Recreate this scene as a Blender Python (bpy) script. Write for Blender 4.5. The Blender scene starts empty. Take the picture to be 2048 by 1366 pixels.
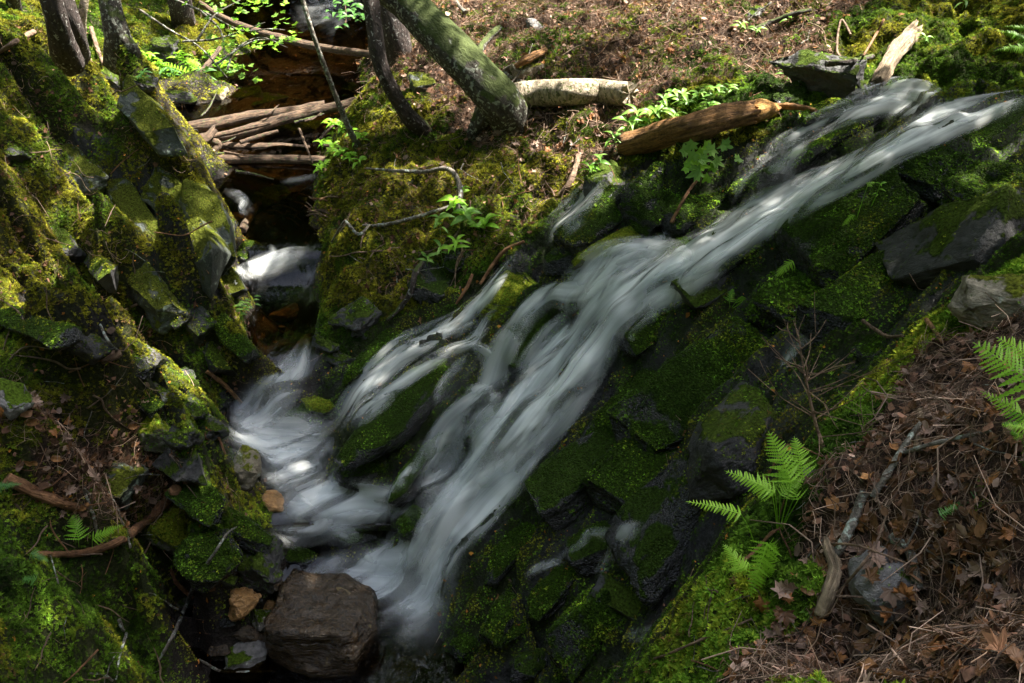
import bpy, bmesh, math, random
import numpy as np
from mathutils import Vector, Matrix, Euler
from mathutils.bvhtree import BVHTree
random.seed(7); rng = np.random.default_rng(7)
S = bpy.context.scene
COL = S.collection
# ------------------------------------------------------------------ camera, sky, sun, exposure
PITCH = math.radians(33.0); FPX = 1774.0; CAMZ = 4.5
cam_d = bpy.data.cameras.new('camera'); cam = bpy.data.objects.new('camera', cam_d); COL.objects.link(cam)
cam.location = (0, 0, CAMZ); cam.rotation_euler = (math.pi/2 - PITCH, 0, 0)
cam_d.sensor_width = 36; cam_d.lens = 36*FPX/2048; cam_d.clip_start = .05; cam_d.clip_end = 300
S.camera = cam
SUN_EL, SUN_AZ = math.radians(60), math.radians(62)      # azimuth measured from +Y towards +X
SD = np.array([math.cos(SUN_EL)*math.sin(SUN_AZ), math.cos(SUN_EL)*math.cos(SUN_AZ), math.sin(SUN_EL)])
w = bpy.data.worlds.new('World'); S.world = w; w.use_nodes = True
wn = w.node_tree.nodes; wl = w.node_tree.links
sky = wn.new('ShaderNodeTexSky'); sky.sky_type = 'NISHITA'; sky.sun_disc = False
sky.sun_elevation = SUN_EL; sky.sun_rotation = SUN_AZ
sky.ozone_density = .6; sky.dust_density = 3.0
bg = wn['Background']; bg.inputs[1].default_value = 0.12; hs = wn.new('ShaderNodeHueSaturation'); hs.inputs['Saturation'].default_value = .68; wl.new(sky.outputs[0], hs.inputs['Color']); wl.new(hs.outputs[0], bg.inputs[0])
sd = bpy.data.lights.new('sun', 'SUN'); sd.energy = 5.0; sd.angle = math.radians(.6); sd.color = (1, .93, .8)
sun = bpy.data.objects.new('sun', sd); COL.objects.link(sun)
sun.rotation_euler = Vector(-SD).to_track_quat('-Z', 'Y').to_euler()
S.view_settings.view_transform = 'Standard'; S.view_settings.look = 'None'
S.view_settings.exposure = 2.6; S.view_settings.gamma = 1
S.cycles.max_bounces = 6; S.cycles.diffuse_bounces = 3; S.cycles.glossy_bounces = 2
S.cycles.transparent_max_bounces = 24; S.cycles.transmission_bounces = 3
S.cycles.sample_clamp_indirect = 4; S.cycles.use_denoising = True
# ------------------------------------------------------------------ pixel <-> world helpers (2048x1366 photo pixels)
CAM = np.array([0, 0, CAMZ]); FW = np.array([0, math.cos(PITCH), -math.sin(PITCH)]); UP = np.array([0, math.sin(PITCH), math.cos(PITCH)])
def ray(u, v): return FW + np.array([1., 0, 0])*(u-1024)/FPX + UP*(683-v)/FPX
def pd(u, v, d): return CAM + ray(u, v)*d
def pz(u, v, z):
    r = ray(u, v); return CAM + r*((z-CAMZ)/r[2])
def proj(P):
    Q = P - CAM; d = Q @ FW; d = np.maximum(d, .05)
    return 1024 + Q[..., 0]/d*FPX, 683 - (Q @ UP)/d*FPX, d
# ------------------------------------------------------------------ noise
def _h(ix, iy, iz, s=0):
    with np.errstate(over='ignore'):
        n = ix.astype(np.uint32)*np.uint32(374761393) + iy.astype(np.uint32)*np.uint32(668265263) + iz.astype(np.uint32)*np.uint32(2147483647 % 4294967291) + np.uint32((s*97531+17) & 0xffffffff)
        n = (n ^ (n >> np.uint32(13)))*np.uint32(1274126177)
        n = (n ^ (n >> np.uint32(16)))*np.uint32(2246822519); n ^= n >> np.uint32(15)
    return n.astype(np.float64)/4294967295.
def noise(P, s=0):
    P = np.asarray(P, float); F = np.floor(P); f = P-F; I = F.astype(np.int64); f = f*f*(3-2*f)
    out = 0
    for dx in (0, 1):
        wx = f[:, 0] if dx else 1-f[:, 0]
        for dy in (0, 1):
            wy = f[:, 1] if dy else 1-f[:, 1]
            for dz in (0, 1):
                wz = f[:, 2] if dz else 1-f[:, 2]
                out = out + wx*wy*wz*_h(I[:, 0]+dx, I[:, 1]+dy, I[:, 2]+dz, s)
    return out*2-1
def fbm(P, sc, o=4, s=0, g=.5):
    r = 0; a = 1; n = 0
    for k in range(o):
        r = r + a*noise(P*sc + 13.7*k, s+k); n += a; a *= g; sc *= 2.03
    return r/n
def v3(x, y, z=0.): return np.stack([x, y, np.zeros_like(x)+z], 1)
# ------------------------------------------------------------------ terrain control points
D = [ # (u, v, depth)
 # far left & ridge B
 (0,10,15),(150,20,14),(300,30,14),(420,60,14.5),(0,60,10.5),(130,70,10.3),(235,125,9.4),(310,140,12.8),(380,130,12.4),(350,90,13.3),
 (0,130,8.8),(80,150,8.7),(150,190,8.6),(250,255,8.5),(330,305,8.5),(400,355,8.5),(440,450,8.5),(465,560,8.5),
 (190,320,8.65),(250,380,8.75),(300,430,8.8),(350,450,8.85),(385,500,8.8),(435,580,8.6),(130,400,8.35),(60,330,8.2),
 (0,250,8.0),(100,330,7.8),(200,440,7.4),(330,480,7.55),(400,560,7.65),(480,655,7.8),(505,740,7.8),
 (60,440,7.5),(130,500,7.75),(200,590,7.75),(260,620,7.75),(310,680,7.8),(400,745,7.85),(330,600,7.85),(430,690,7.95),
 (0,400,7.0),(100,540,6.7),(230,645,6.8),(300,740,7.0),(400,800,7.2),(450,880,7.3),
 (60,640,7.0),(120,680,7.05),(180,705,7.1),(250,770,7.15),(300,820,7.0),
 (0,690,5.8),(130,722,5.7),(200,748,5.8),(280,820,6.15),(335,855,6.4),(0,560,6.6),
 (50,850,5.5),(150,950,5.4),(350,900,6.2),(440,950,6.75),(0,1000,5.1),(250,1080,5.6),(400,1090,6.1),(520,1110,6.6),(470,1040,6.6),
 (330,1180,6.3),(305,1280,6.1),(310,1366,5.8),(235,1300,5.5),(100,1200,4.9),(0,1366,4.4),(200,1366,5.1),(0,1200,4.7),
 # hillside right of the stream
 (800,60,12.5),(780,130,11.3),(745,200,10.5),(690,300,9.9),(655,380,9.5),(860,180,10),(1000,240,9.1),(1250,200,8.8),(1000,400,8.5),(1100,330,8.6),(850,300,9.3),
 (1200,0,10.8),(1000,20,11.6),(1400,0,10.0),(1600,0,9.2),(1850,0,8.8),(2048,0,8.4),(1350,100,9.2),(1500,150,8.6),(1700,130,8.2),(1900,120,7.7),(2048,140,7.3),(1250,280,8.3),
 (650,430,9.4),(660,520,8.75),(700,460,8.6),(790,430,8.6),(650,600,8.4),(700,620,8.15),(800,560,8.2),(900,480,8.3),(880,600,8.0),(640,720,8.1),(720,680,8.0),(650,800,7.9),(640,690,8.15),(850,380,8.8),
 # cascade and rock
 (1850,195,7.1),(1750,250,7.05),(1600,260,7.4),(1500,320,7.35),(1190,370,8.0),(1100,470,7.9),(1030,500,7.95),(900,650,7.8),(800,720,7.75),(700,820,7.7),(640,900,7.75),
 (1650,320,6.95),(1480,430,6.95),(1350,540,6.9),(1250,430,7.45),(1350,350,7.6),(1150,620,7.15),(1000,800,7.05),(900,900,7.15),(900,1000,6.95),(830,1100,6.85),
 (1000,640,7.5),(1000,700,7.3),(800,820,7.35),(760,920,7.2),(680,940,7.3),(1200,520,7.2),(870,1060,6.8),
 # right rock face
 (1950,215,6.7),(2048,210,6.5),(2048,300,5.9),(1850,300,6.3),(1900,420,5.7),(1700,420,6.2),(1600,550,6.0),(1400,620,6.4),(1750,600,5.4),(1500,700,5.7),(1300,750,6.3),(1300,880,6.0),(1100,950,6.5),(1050,1080,6.3),
 (920,1180,6.5),(1000,1200,6.2),(1150,1100,5.9),(1300,1050,5.6),(1200,1250,5.5),(1000,1320,6.1),(1120,1366,5.6),(1650,730,5.2),(1550,850,5.1),(1420,950,5.2),(1380,1120,5.1),(1250,1320,5.2),(1950,480,5.0),(1800,640,4.9),
 # near bank on the right
 (2048,520,3.9),(1870,660,3.7),(1680,860,3.4),(1480,1090,3.25),(1290,1340,3.25),
 (2048,700,3.05),(1850,800,3.05),(1800,1000,2.7),(1620,1100,2.85),(2048,1366,1.9),(1500,1366,2.6),(1800,1366,2.15),(2048,1000,2.3),
]
Z = [ # stream bed and pools (u, v, z)
 (620,0,.65),(700,20,.65),(560,30,.65),(650,100,.5),(720,120,.5),(560,170,.42),(620,200,.38),(700,210,.42),(560,260,.33),(620,300,.28),(450,250,.33),(380,200,.42),(320,175,.5),(430,190,.42),(520,350,.25),(600,380,.25),(500,410,.25),(540,390,.28),
 (550,450,.15),(600,460,.15),(470,450,.15),(500,500,.12),(560,520,.1),(620,540,.06),(500,560,.02),(540,600,-.15),(490,610,-.12),(600,620,-.15),(630,660,-.15),(560,700,-.22),(515,680,-.2),(520,740,-.3),(615,730,-.28),(540,780,-.43),(500,850,-.53),(570,900,-.56),
 (520,940,-.55),(600,1000,-.62),(560,1040,-.62),(640,1060,-.75),(700,1120,-.85),(750,1060,-.72),(800,1190,-1.0),(700,1200,-1.15),(600,1200,-1.2),(850,1260,-1.15),(560,1300,-1.25),(430,1230,-1.25),(370,1270,-1.2),(400,1310,-1.3),(390,1370,-1.25),(700,1340,-1.2),(860,1366,-1.15),(500,1366,-1.25),
]
W = [ # hidden or outside the frame (x, y, z)
 (-3.4,8.8,.5),(-3.1,8.7,.4),(-4.1,9.0,.6),(-4.3,9.5,.42),(-4.4,10.2,.4),(-4.9,11.3,.42),(-3.6,9.4,.35),(-3.0,9.0,.25),(-2.7,8.9,.2),(-5.1,10.3,.9),(-5.5,8.8,1.8),(-5.5,6,1.9),(-4.6,4,1.6),(-3.8,2.4,1.4),(-2.5,1.2,1.2),(-7.5,11,2.4),(-8,7,3.2),(-7,3,3.2),(-6,0,3),
 (0,3.0,-.6),(.2,1.8,.9),(-1,2.6,-.9),(-1.8,2.4,-.5),(0,.7,2.5),(1,1.6,2.2),(1.5,0,2.9),(3,2,3.1),(3.6,3.4,3.2),(4.5,5,3.0),(5,3.5,3.3),(4.6,6.6,2.75),(6,8,3.1),(7,6,3.2),(-1.5,0,2.6),(0,-1.5,2.9),(-3,-2,2.9),(3,-3,3.3),
 (-8,17,2.2),(-6.5,14,1.5),(-10,22,2.6),(-5,24,1.6),(-3.5,20,1.0),(-1,22,2.0),(1.5,17,2.6),(4,14,3.6),(8,12,4.4),(10,20,5),(4,24,4),(10,6,3.6),
]
ctrl = np.array([pd(*c) for c in D] + [pz(*c) for c in Z] + [np.array(c, float) for c in W])
def _tps(a, b):
    r2 = ((a[:, None, :]-b[None])**2).sum(-1); return .5*r2*np.log(r2+1e-9)
def fit(P, lam):
    n = len(P); xy = P[:, :2]; K = _tps(xy, xy)+lam*np.eye(n); A = np.hstack([np.ones((n, 1)), xy])
    M = np.block([[K, A], [A.T, np.zeros((3, 3))]]); return np.linalg.solve(M, np.concatenate([P[:, 2], np.zeros(3)]))
_w = fit(ctrl, .0012)
GX = np.linspace(-14, 14, 561); GY = np.linspace(-5, 30, 701)
_gx, _gy = np.meshgrid(GX, GY, indexing='ij'); _q = np.stack([_gx.ravel(), _gy.ravel()], 1)
_z = np.concatenate([_tps(c, ctrl[:, :2]) @ _w[:-3] + _w[-3] + c @ _w[-2:] for c in np.array_split(_q, 60)])
GH = _z.reshape(_gx.shape)
def bil(G, x, y):
    fx = np.clip((x-GX[0])/(GX[1]-GX[0]), 0, len(GX)-1.001); fy = np.clip((y-GY[0])/(GY[1]-GY[0]), 0, len(GY)-1.001)
    i = fx.astype(int); j = fy.astype(int); a = fx-i; b = fy-j
    return G[i, j]*(1-a)*(1-b)+G[i+1, j]*a*(1-b)+G[i, j+1]*(1-a)*b+G[i+1, j+1]*a*b
def Hbase(x, y):
    r = np.hypot(x, y-5); return bil(GH, x, y) + np.maximum(r-16, 0)*.25
# ------------------------------------------------------------------ painted ground cover (baked to the ground by position)
MW, MH = 512, 342
_mu, _mv = np.meshgrid((np.arange(MW)+.5)*4, (np.arange(MH)+.5)*4)
def inpoly(poly):
    c = np.zeros(_mu.shape, bool); n = len(poly)
    for i in range(n):
        x1, y1 = poly[i]; x2, y2 = poly[(i+1) % n]
        if y1 == y2: continue
        c ^= ((y1 > _mv) != (y2 > _mv)) & (_mu < (x2-x1)*(_mv-y1)/(y2-y1)+x1)
    return c
def blur(a, k):
    for ax in (0, 1):
        p = np.pad(a, [(k, k) if i == ax else (0, 0) for i in (0, 1)], 'edge'); c = np.cumsum(p, ax)
        c = np.concatenate([np.zeros_like(np.take(c, [0], ax)), c], ax); n = a.shape[ax]
        a = (np.take(c, np.arange(2*k+1, 2*k+1+n), ax)-np.take(c, np.arange(0, n), ax))/(2*k+1)
    return a
MAPS = {k: np.full((MH, MW), v) for k, v in dict(M=.8, L=.25, W=0., Y=.75, R=.25).items()}
def paint(poly, **kw):
    c = inpoly(poly)
    for k, v in kw.items(): MAPS[k][c] = v
paint([(780,-9),(2060,-9),(2060,120),(1700,150),(1560,260),(1250,300),(1180,360),(1050,480),(900,520),(640,460),(700,250)], M=.42, L=.85, Y=.6, R=.05)
paint([(640,380),(740,150),(830,170),(960,290),(1180,330),(1180,360),(1050,480),(900,600),(760,650),(640,640)], M=.82, L=.42, Y=.8, R=.5)
paint([(980,60),(1180,60),(1200,160),(1050,170)], M=.6, L=.6)
paint([(1050,220),(1250,240),(1200,300),(1000,330)], M=.62, L=.6)
paint([(1380,90),(1480,100),(1500,170),(1340,170)], M=.65, L=.6)
paint([(1640,60),(1800,-9),(2060,-9),(2060,200),(1880,190),(1760,180)], M=.97, L=.12, Y=.75, R=.05)
paint([(1230,290),(1330,190),(1560,165),(1660,190),(1560,240),(1400,280),(1250,320)], M=1., L=.15, Y=.5, R=.05)
paint([(2060,190),(1880,200),(1700,180),(1560,240),(1540,270),(1240,340),(1180,380),(1060,480),(900,590),(760,640),(640,760),(640,900),(650,980),(560,1060),(740,1100),(880,1240),(880,1380),(1270,1380),(1460,1080),(1640,860),(1850,640),(2060,500)], M=.58, L=.03, W=.9, Y=.22, R=1.)
paint([(2060,500),(1850,640),(1640,860),(1460,1080),(1250,1380),(2060,1380)], L=1., M=.12, W=0, Y=.5, R=0)
paint([(2060,480),(1850,630),(1620,860),(1440,1080),(1230,1380),(1420,1380),(1640,1240),(1600,1010),(1720,900),(1830,720),(2060,600)], M=1., L=.08, Y=.55, R=0)
paint([(600,520),(700,470),(760,480),(700,620),(640,640)], M=.95, Y=.8, L=.1)
paint([(620,640),(720,600),(760,640),(640,760),(600,880),(640,840)], M=.85, Y=.5, L=0, R=.6)
paint([(100,900),(330,900),(400,960),(330,1060),(150,1050),(60,980)], M=.3, L=.95)
paint([(-9,1040),(150,1060),(330,1130),(330,1390),(-9,1390)], M=1., L=.06, Y=.5)
paint([(40,780),(130,850),(100,900),(0,900),(0,790)], M=.4, L=.8)
paint([(330,430),(420,400),(200,300)], M=.6)
paint([(120,270),(200,290),(330,360),(400,390),(440,480),(470,600),(380,560),(300,480),(230,440),(130,400)], M=.12, L=.1, W=.1, R=1.)
paint([(230,480),(300,500),(480,680),(500,760),(380,760),(260,640)], M=.55, L=.15, Y=.5, R=.9)
paint([(40,600),(220,640),(260,730),(60,700)], M=.35, L=.1, R=.8)
paint([(240,700),(400,780),(450,880),(400,1000),(330,850)], M=.55, L=.05, Y=.35, R=1.)
paint([(320,1080),(470,1020),(560,1060),(640,1100),(560,1150),(330,1180)], M=.85, Y=.3, L=.05, W=.4, R=.6)
paint([(560,-9),(740,-9),(720,170),(680,270),(640,340),(640,640),(640,760),(620,860),(660,970),(760,1080),(900,1250),(860,1380),(330,1380),(330,1210),(560,1070),(500,960),(450,860),(505,740),(470,570),(430,400),(300,170),(380,140),(560,110)], M=.0, L=.06, W=1., R=.15)
MB = {k: blur(blur(v, 3), 3) for k, v in MAPS.items()}
def msample(k, u, v):
    x = np.clip(u/4-.5, 0, MW-1.001); y = np.clip(v/4-.5, 0, MH-1.001); i = x.astype(int); j = y.astype(int); a = x-i; b = y-j
    G = MB[k]; return G[j, i]*(1-a)*(1-b)+G[j, i+1]*a*(1-b)+G[j+1, i]*(1-a)*b+G[j+1, i+1]*a*b
# ------------------------------------------------------------------ terrain mesh
def blocks(x, y, ang, a, b, s, amp=1., ledge=False):
    """tilted polygonal cells: displacement, edge closeness"""
    t = np.array([math.cos(ang), math.sin(ang)]); q0 = (x*t[0]+y*t[1])/a; q1 = (-x*t[1]+y*t[0])/b
    i0 = np.floor(q0).astype(np.int64); i1 = np.floor(q1).astype(np.int64); z = np.zeros_like(i0)
    best = np.full(x.shape, 9.); sec = np.full(x.shape, 9.); dsp = np.zeros_like(x)
    for a0 in (-1, 0, 1):
        for a1 in (-1, 0, 1):
            c0 = i0+a0; c1 = i1+a1
            dx = q0-(c0+.15+.7*_h(c0, c1, z, s)); dy = q1-(c1+.15+.7*_h(c0, c1, z, s+1)); d = np.maximum(abs(dx), abs(dy))*.7+np.hypot(dx, dy)*.3
            val = (_h(c0, c1, z, s+2)-.5)*.9+dx*(_h(c0, c1, z, s+3)-.5)*.8+dy*(.3+.8*_h(c0, c1, z, s+4))
            if ledge: tt = np.clip((dy+.42)/.16, 0, 1); val = (_h(c0, c1, z, s+2)-.5)*.7+dx*(_h(c0, c1, z, s+3)-.6)*.7+(tt*tt*(3-2*tt)-.5)*(.5+.8*_h(c0, c1, z, s+4))
            m = d < best; sec = np.where(m, best, np.minimum(sec, d)); best = np.where(m, d, best); dsp = np.where(m, val, dsp)
    return dsp*amp, np.clip((sec-best)*6, 0, 1)
def displace(x, y):
    z0 = Hbase(x, y); P = np.stack([x, y, z0], 1); u, v, d = proj(P)
    inf = (u > -80) & (u < 2130) & (v > -60) & (v < 1440)
    R = np.where(inf, msample('R', u, v), .25); M = np.where(inf, msample('M', u, v), .6); L = np.where(inf, msample('L', u, v), .5); Wt = np.where(inf, msample('W', u, v), 0)
    wob = fbm(P, .9, 3, 5)*.18
    left = np.clip((-x-1.6-.0*y)/.8, 0, 1)
    d1, e1 = blocks(x+wob, y+wob*.7, math.radians(27), 1.1, .36, 11); d2, e2 = blocks(x-wob, y+wob, math.radians(31), .42, .15, 31)
    d3, e3 = blocks(x+wob, y-wob, math.radians(-24), 1.5, .46, 51, ledge=True); d4, e4 = blocks(x-wob*.6, y, math.radians(-27), .45, .17, 71, ledge=True)
    b = (1-left)*(d1*.27+d2*.10)+left*(d3*.46+d4*.07); e = np.minimum((1-left)*e1+left*e3, .5+.5*((1-left)*e2+left*e4))
    crack = (1-e)**2*.06
    lump = fbm(P, 1.1, 2, 3)*.14*(1-.5*R)+fbm(P, 4.2, 3, 8)*.05*(1-.7*R)
    cush = (np.abs(fbm(P, 3.4, 2, 19))-.2)*-.30+(np.abs(fbm(P, 9, 2, 21))-.2)*-.13+fbm(P, 22, 3, 25)*.022
    far = np.clip((d-9)/8, 0, 1); Rl = np.maximum(R, left*.75*np.clip(1-Wt*3, 0, 1)*np.clip((8.95-d)*2.5, 0, 1)*np.clip((d-5.4)*.8, 0, 1))
    z = z0+b*Rl*(1-.5*far)-crack*R+lump*(.35+.65*np.clip(1-Wt*(1-R), 0, 1))*(1+far)+cush*np.clip(M+.3*L, 0, 1)*(1-.6*R)+fbm(P, 30, 2, 40)*.006
    return z, (u, v, d, inf, R, M, L, Wt, e)
def mkmesh(name, V, Fc, mat=None, smooth=True, link=True):
    me = bpy.data.meshes.new(name); V = np.asarray(V, np.float32); Fc = np.asarray(Fc, np.int32)
    me.vertices.add(len(V)); me.vertices.foreach_set('co', V.ravel())
    k = Fc.shape[1]; me.loops.add(Fc.size); me.loops.foreach_set('vertex_index', Fc.ravel())
    me.polygons.add(len(Fc)); me.polygons.foreach_set('loop_start', np.arange(len(Fc), dtype=np.int32)*k)
    me.update(calc_edges=True)
    if smooth: me.polygons.foreach_set('use_smooth', np.ones(len(Fc), bool))
    if mat: me.materials.append(mat)
    return me
def addattr(me, name, arr, typ='FLOAT', dom='POINT'):
    a = me.attributes.new(name, typ, dom)
    key = {'FLOAT': 'value', 'FLOAT_VECTOR': 'vector', 'FLOAT_COLOR': 'color'}[typ]
    a.data.foreach_set(key, np.asarray(arr, np.float32).ravel())
def grid_faces(n, m):
    i = np.arange(n-1)[:, None]*m+np.arange(m-1)[None]; i = i.ravel(); return np.stack([i, i+m, i+m+1, i+1], 1)
def tag(o, label=None, cat=None, group=None, kind=None):
    if label: o['label'] = label
    if cat: o['category'] = cat
    if group: o['group'] = group
    if kind: o['kind'] = kind
    return o
def link(name, me, parent=None):
    o = bpy.data.objects.new(name, me); COL.objects.link(o)
    if parent: o.parent = parent
    return o
def empty(name, loc):
    o = bpy.data.objects.new(name, None); o.empty_display_size = .1; o.location = loc; COL.objects.link(o); return o
NA, NR = 1150, 1000
_t = np.linspace(-1, 1, NA); TA = np.radians(_t*52+_t**7*60)
TR = np.concatenate([np.geomspace(.25, 12, NR-110), np.geomspace(12.05, 60, 110)])
aa, rr = np.meshgrid(TA, TR, indexing='ij')
tx = (rr*np.sin(aa)).ravel(); ty = (rr*np.cos(aa)).ravel()
tz, (tu, tv, td, tinf, tR, tM, tL, tW, tE) = displace(tx, ty)
TV = np.stack([tx, ty, tz], 1); TF = grid_faces(NA, NR)[:, ::-1]
# ------------------------------------------------------------------ materials
def newmat(name):
    m = bpy.data.materials.new(name); m.use_nodes = True; nt = m.node_tree; return m, nt, nt.nodes, nt.links, nt.nodes['Principled BSDF']
def N(nt, typ, **kw):
    n = nt.nodes.new(typ)
    for k, v in kw.items():
        if k.startswith('i_'): n.inputs[int(k[2:]) if k[2:].isdigit() else k[2:].replace('_', ' ')].default_value = v
        else: setattr(n, k, v)
    return n
def ramp(nt, fac, stops):
    r = nt.nodes.new('ShaderNodeValToRGB'); e = r.color_ramp.elements
    while len(e) < len(stops): e.new(.5)
    for q, (p, c) in zip(e, stops): q.position = p; q.color = (*c, 1) if len(c) == 3 else c
    nt.links.new(fac, r.inputs[0]); return r.outputs[0]
def nz(nt, scale, detail=4, vec=None, dist=0, rough=.55):
    n = N(nt, 'ShaderNodeTexNoise'); n.inputs['Scale'].default_value = scale; n.inputs['Detail'].default_value = detail
    n.inputs['Distortion'].default_value = dist; n.inputs['Roughness'].default_value = rough
    if vec is not None: nt.links.new(vec, n.inputs['Vector'])
    return n.outputs['Fac']
def mixc(nt, f, a, b, mode='MIX'):
    m = nt.nodes.new('ShaderNodeMix'); m.data_type = 'RGBA'; m.blend_type = mode
    for s, v in ((0, f), (6, a), (7, b)):
        if isinstance(v, (int, float)): m.inputs[s].default_value = v
        elif isinstance(v, tuple): m.inputs[s].default_value = (*v, 1)
        else: nt.links.new(v, m.inputs[s])
    return m.outputs[2]
def math_(nt, op, a, b=None):
    m = nt.nodes.new('ShaderNodeMath'); m.operation = op
    for s, v in ((0, a), (1, b)):
        if v is None: continue
        if isinstance(v, (int, float)): m.inputs[s].default_value = v
        else: nt.links.new(v, m.inputs[s])
    return m.outputs[0]
def bump(nt, h, dist, strength=1., normal=None):
    b = nt.nodes.new('ShaderNodeBump'); b.inputs['Strength'].default_value = strength; b.inputs['Distance'].default_value = dist
    nt.links.new(h, b.inputs['Height'])
    if normal: nt.links.new(normal, b.inputs['Normal'])
    return b.outputs[0]
def pos(nt): return nt.nodes.new('ShaderNodeNewGeometry').outputs['Position']
def ground_mat():
    m, nt, n, l, p = newmat('ground_cover'); p.inputs['Specular IOR Level'].default_value = .25
    a = N(nt, 'ShaderNodeAttribute', attribute_name='gc'); wt = N(nt, 'ShaderNodeAttribute', attribute_name='wet')
    P = pos(nt); f = nz(nt, 60, 5, P, rough=.7); f2 = nz(nt, 9, 4, P)
    c = mixc(nt, 1., a.outputs['Color'], ramp(nt, f, [(.25, (.22, .22, .22)), (.55, (.9, .9, .9)), (.8, (2.1, 1.95, 1.7))]), 'MULTIPLY')
    l.new(c, p.inputs['Base Color'])
    r = math_(nt, 'SUBTRACT', .9, math_(nt, 'MULTIPLY', wt.outputs['Fac'], .68)); r = math_(nt, 'ADD', r, math_(nt, 'MULTIPLY', math_(nt, 'SUBTRACT', f2, .5), .3))
    l.new(r, p.inputs['Roughness'])
    h = math_(nt, 'ADD', f, math_(nt, 'MULTIPLY', nz(nt, 22, 3, P), 1.2)); l.new(bump(nt, h, .02, .9), p.inputs['Normal'])
    return m
def rock_mat(name, c1, c2, wet=.5, mossc=(.035, .06, .008), moss=.5, lichen=0., yl=(.42, .46, .4)):
    m, nt, n, l, p = newmat(name)
    tc = N(nt, 'ShaderNodeTexCoord'); V = tc.outputs['Object']; P = pos(nt)
    mp = N(nt, 'ShaderNodeMapping'); mp.inputs['Scale'].default_value = (1, 2.2, 5); l.new(V, mp.inputs[0])
    f = nz(nt, 5, 6, mp.outputs[0], rough=.65); g = nz(nt, 26, 5, V, rough=.7)
    c = mixc(nt, f, c1, c2); c = mixc(nt, 1., c, ramp(nt, g, [(.3, (.45, .45, .45)), (.7, (1.5, 1.5, 1.5))]), 'MULTIPLY')
    if lichen:
        lf = ramp(nt, nz(nt, 13, 5, V, dist=.6), [(.5+.18*(1-lichen), (0, 0, 0)), (.56+.18*(1-lichen), (1, 1, 1))])
        c = mixc(nt, lf, c, yl)
    geo = nt.nodes.new('ShaderNodeNewGeometry'); sx = nt.nodes.new('ShaderNodeSeparateXYZ'); l.new(geo.outputs['Normal'], sx.inputs[0])
    up = math_(nt, 'ADD', math_(nt, 'MULTIPLY', sx.outputs[2], .55), math_(nt, 'ADD', math_(nt, 'MULTIPLY', nz(nt, 3.5, 4, P), 1.5), -.3))
    if not moss: up = math_(nt, 'MULTIPLY', up, .3)
    ms = ramp(nt, up, [(.98-moss*.55, (0, 0, 0)), (1.0-moss*.42, (1, 1, 1))])
    mc = mixc(nt, 1., mossc, ramp(nt, nz(nt, 70, 3, P), [(.3, (.3, .3, .3)), (.75, (2., 2., 1.6))]), 'MULTIPLY')
    c = mixc(nt, ms, c, mc); l.new(c, p.inputs['Base Color'])
    l.new(ramp(nt, ms, [(0, (.55,)*3), (.6, (.06,)*3)]), p.inputs['Specular IOR Level']); r = ramp(nt, math_(nt, 'ADD', math_(nt, 'MULTIPLY', ms, .9), f), [(.3, (.85-.72*wet,)*3), (.95, (.95-.45*wet,)*3)]); l.new(r, p.inputs['Roughness'])
    h = math_(nt, 'ADD', math_(nt, 'MULTIPLY', f, 1.2), math_(nt, 'MULTIPLY', g, .35)); h = math_(nt, 'ADD', h, math_(nt, 'MULTIPLY', ms, .25))
    if wet > .6 and moss > 0:
        vo = N(nt, 'ShaderNodeTexVoronoi'); vo.inputs['Scale'].default_value = 80; l.new(P, vo.inputs['Vector']); h = math_(nt, 'SUBTRACT', h, math_(nt, 'MULTIPLY', vo.outputs['Distance'], .4))
    l.new(bump(nt, h, .035, 1.), p.inputs['Normal'])
    return m
def tint_mat(name, rough=.55, trans=.0, spec=.3):
    m, nt, n, l, p = newmat(name)
    a = N(nt, 'ShaderNodeAttribute', attribute_name='tint', attribute_type='INSTANCER')
    c = mixc(nt, 1., a.outputs['Color'], ramp(nt, nz(nt, 40, 2, pos(nt)), [(.3, (.7, .7, .7)), (.7, (1.3, 1.3, 1.3))]), 'MULTIPLY')
    l.new(c, p.inputs['Base Color']); p.inputs['Roughness'].default_value = rough; p.inputs['Specular IOR Level'].default_value = spec
    if trans:
        t = nt.nodes.new('ShaderNodeBsdfTranslucent'); l.new(c, t.inputs[0]); mx = nt.nodes.new('ShaderNodeMixShader'); mx.inputs[0].default_value = trans
        l.new(p.outputs[0], mx.inputs[1]); l.new(t.outputs[0], mx.inputs[2]); l.new(mx.outputs[0], n['Material Output'].inputs[0])
    return m
def leaf_mat(name, c1, c2, trans=.4, rough=.45, sc=14):
    m, nt, n, l, p = newmat(name)
    oi = nt.nodes.new('ShaderNodeObjectInfo'); f = math_(nt, 'FRACT', math_(nt, 'ADD', oi.outputs['Random'], math_(nt, 'MULTIPLY', nz(nt, sc, 3, pos(nt)), .6)))
    c = mixc(nt, f, c1, c2); l.new(c, p.inputs['Base Color']); p.inputs['Roughness'].default_value = rough; p.inputs['Specular IOR Level'].default_value = .35
    t = nt.nodes.new('ShaderNodeBsdfTranslucent'); l.new(c, t.inputs[0]); mx = nt.nodes.new('ShaderNodeMixShader'); mx.inputs[0].default_value = trans
    l.new(p.outputs[0], mx.inputs[1]); l.new(t.outputs[0], mx.inputs[2]); l.new(mx.outputs[0], n['Material Output'].inputs[0])
    return m
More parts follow.
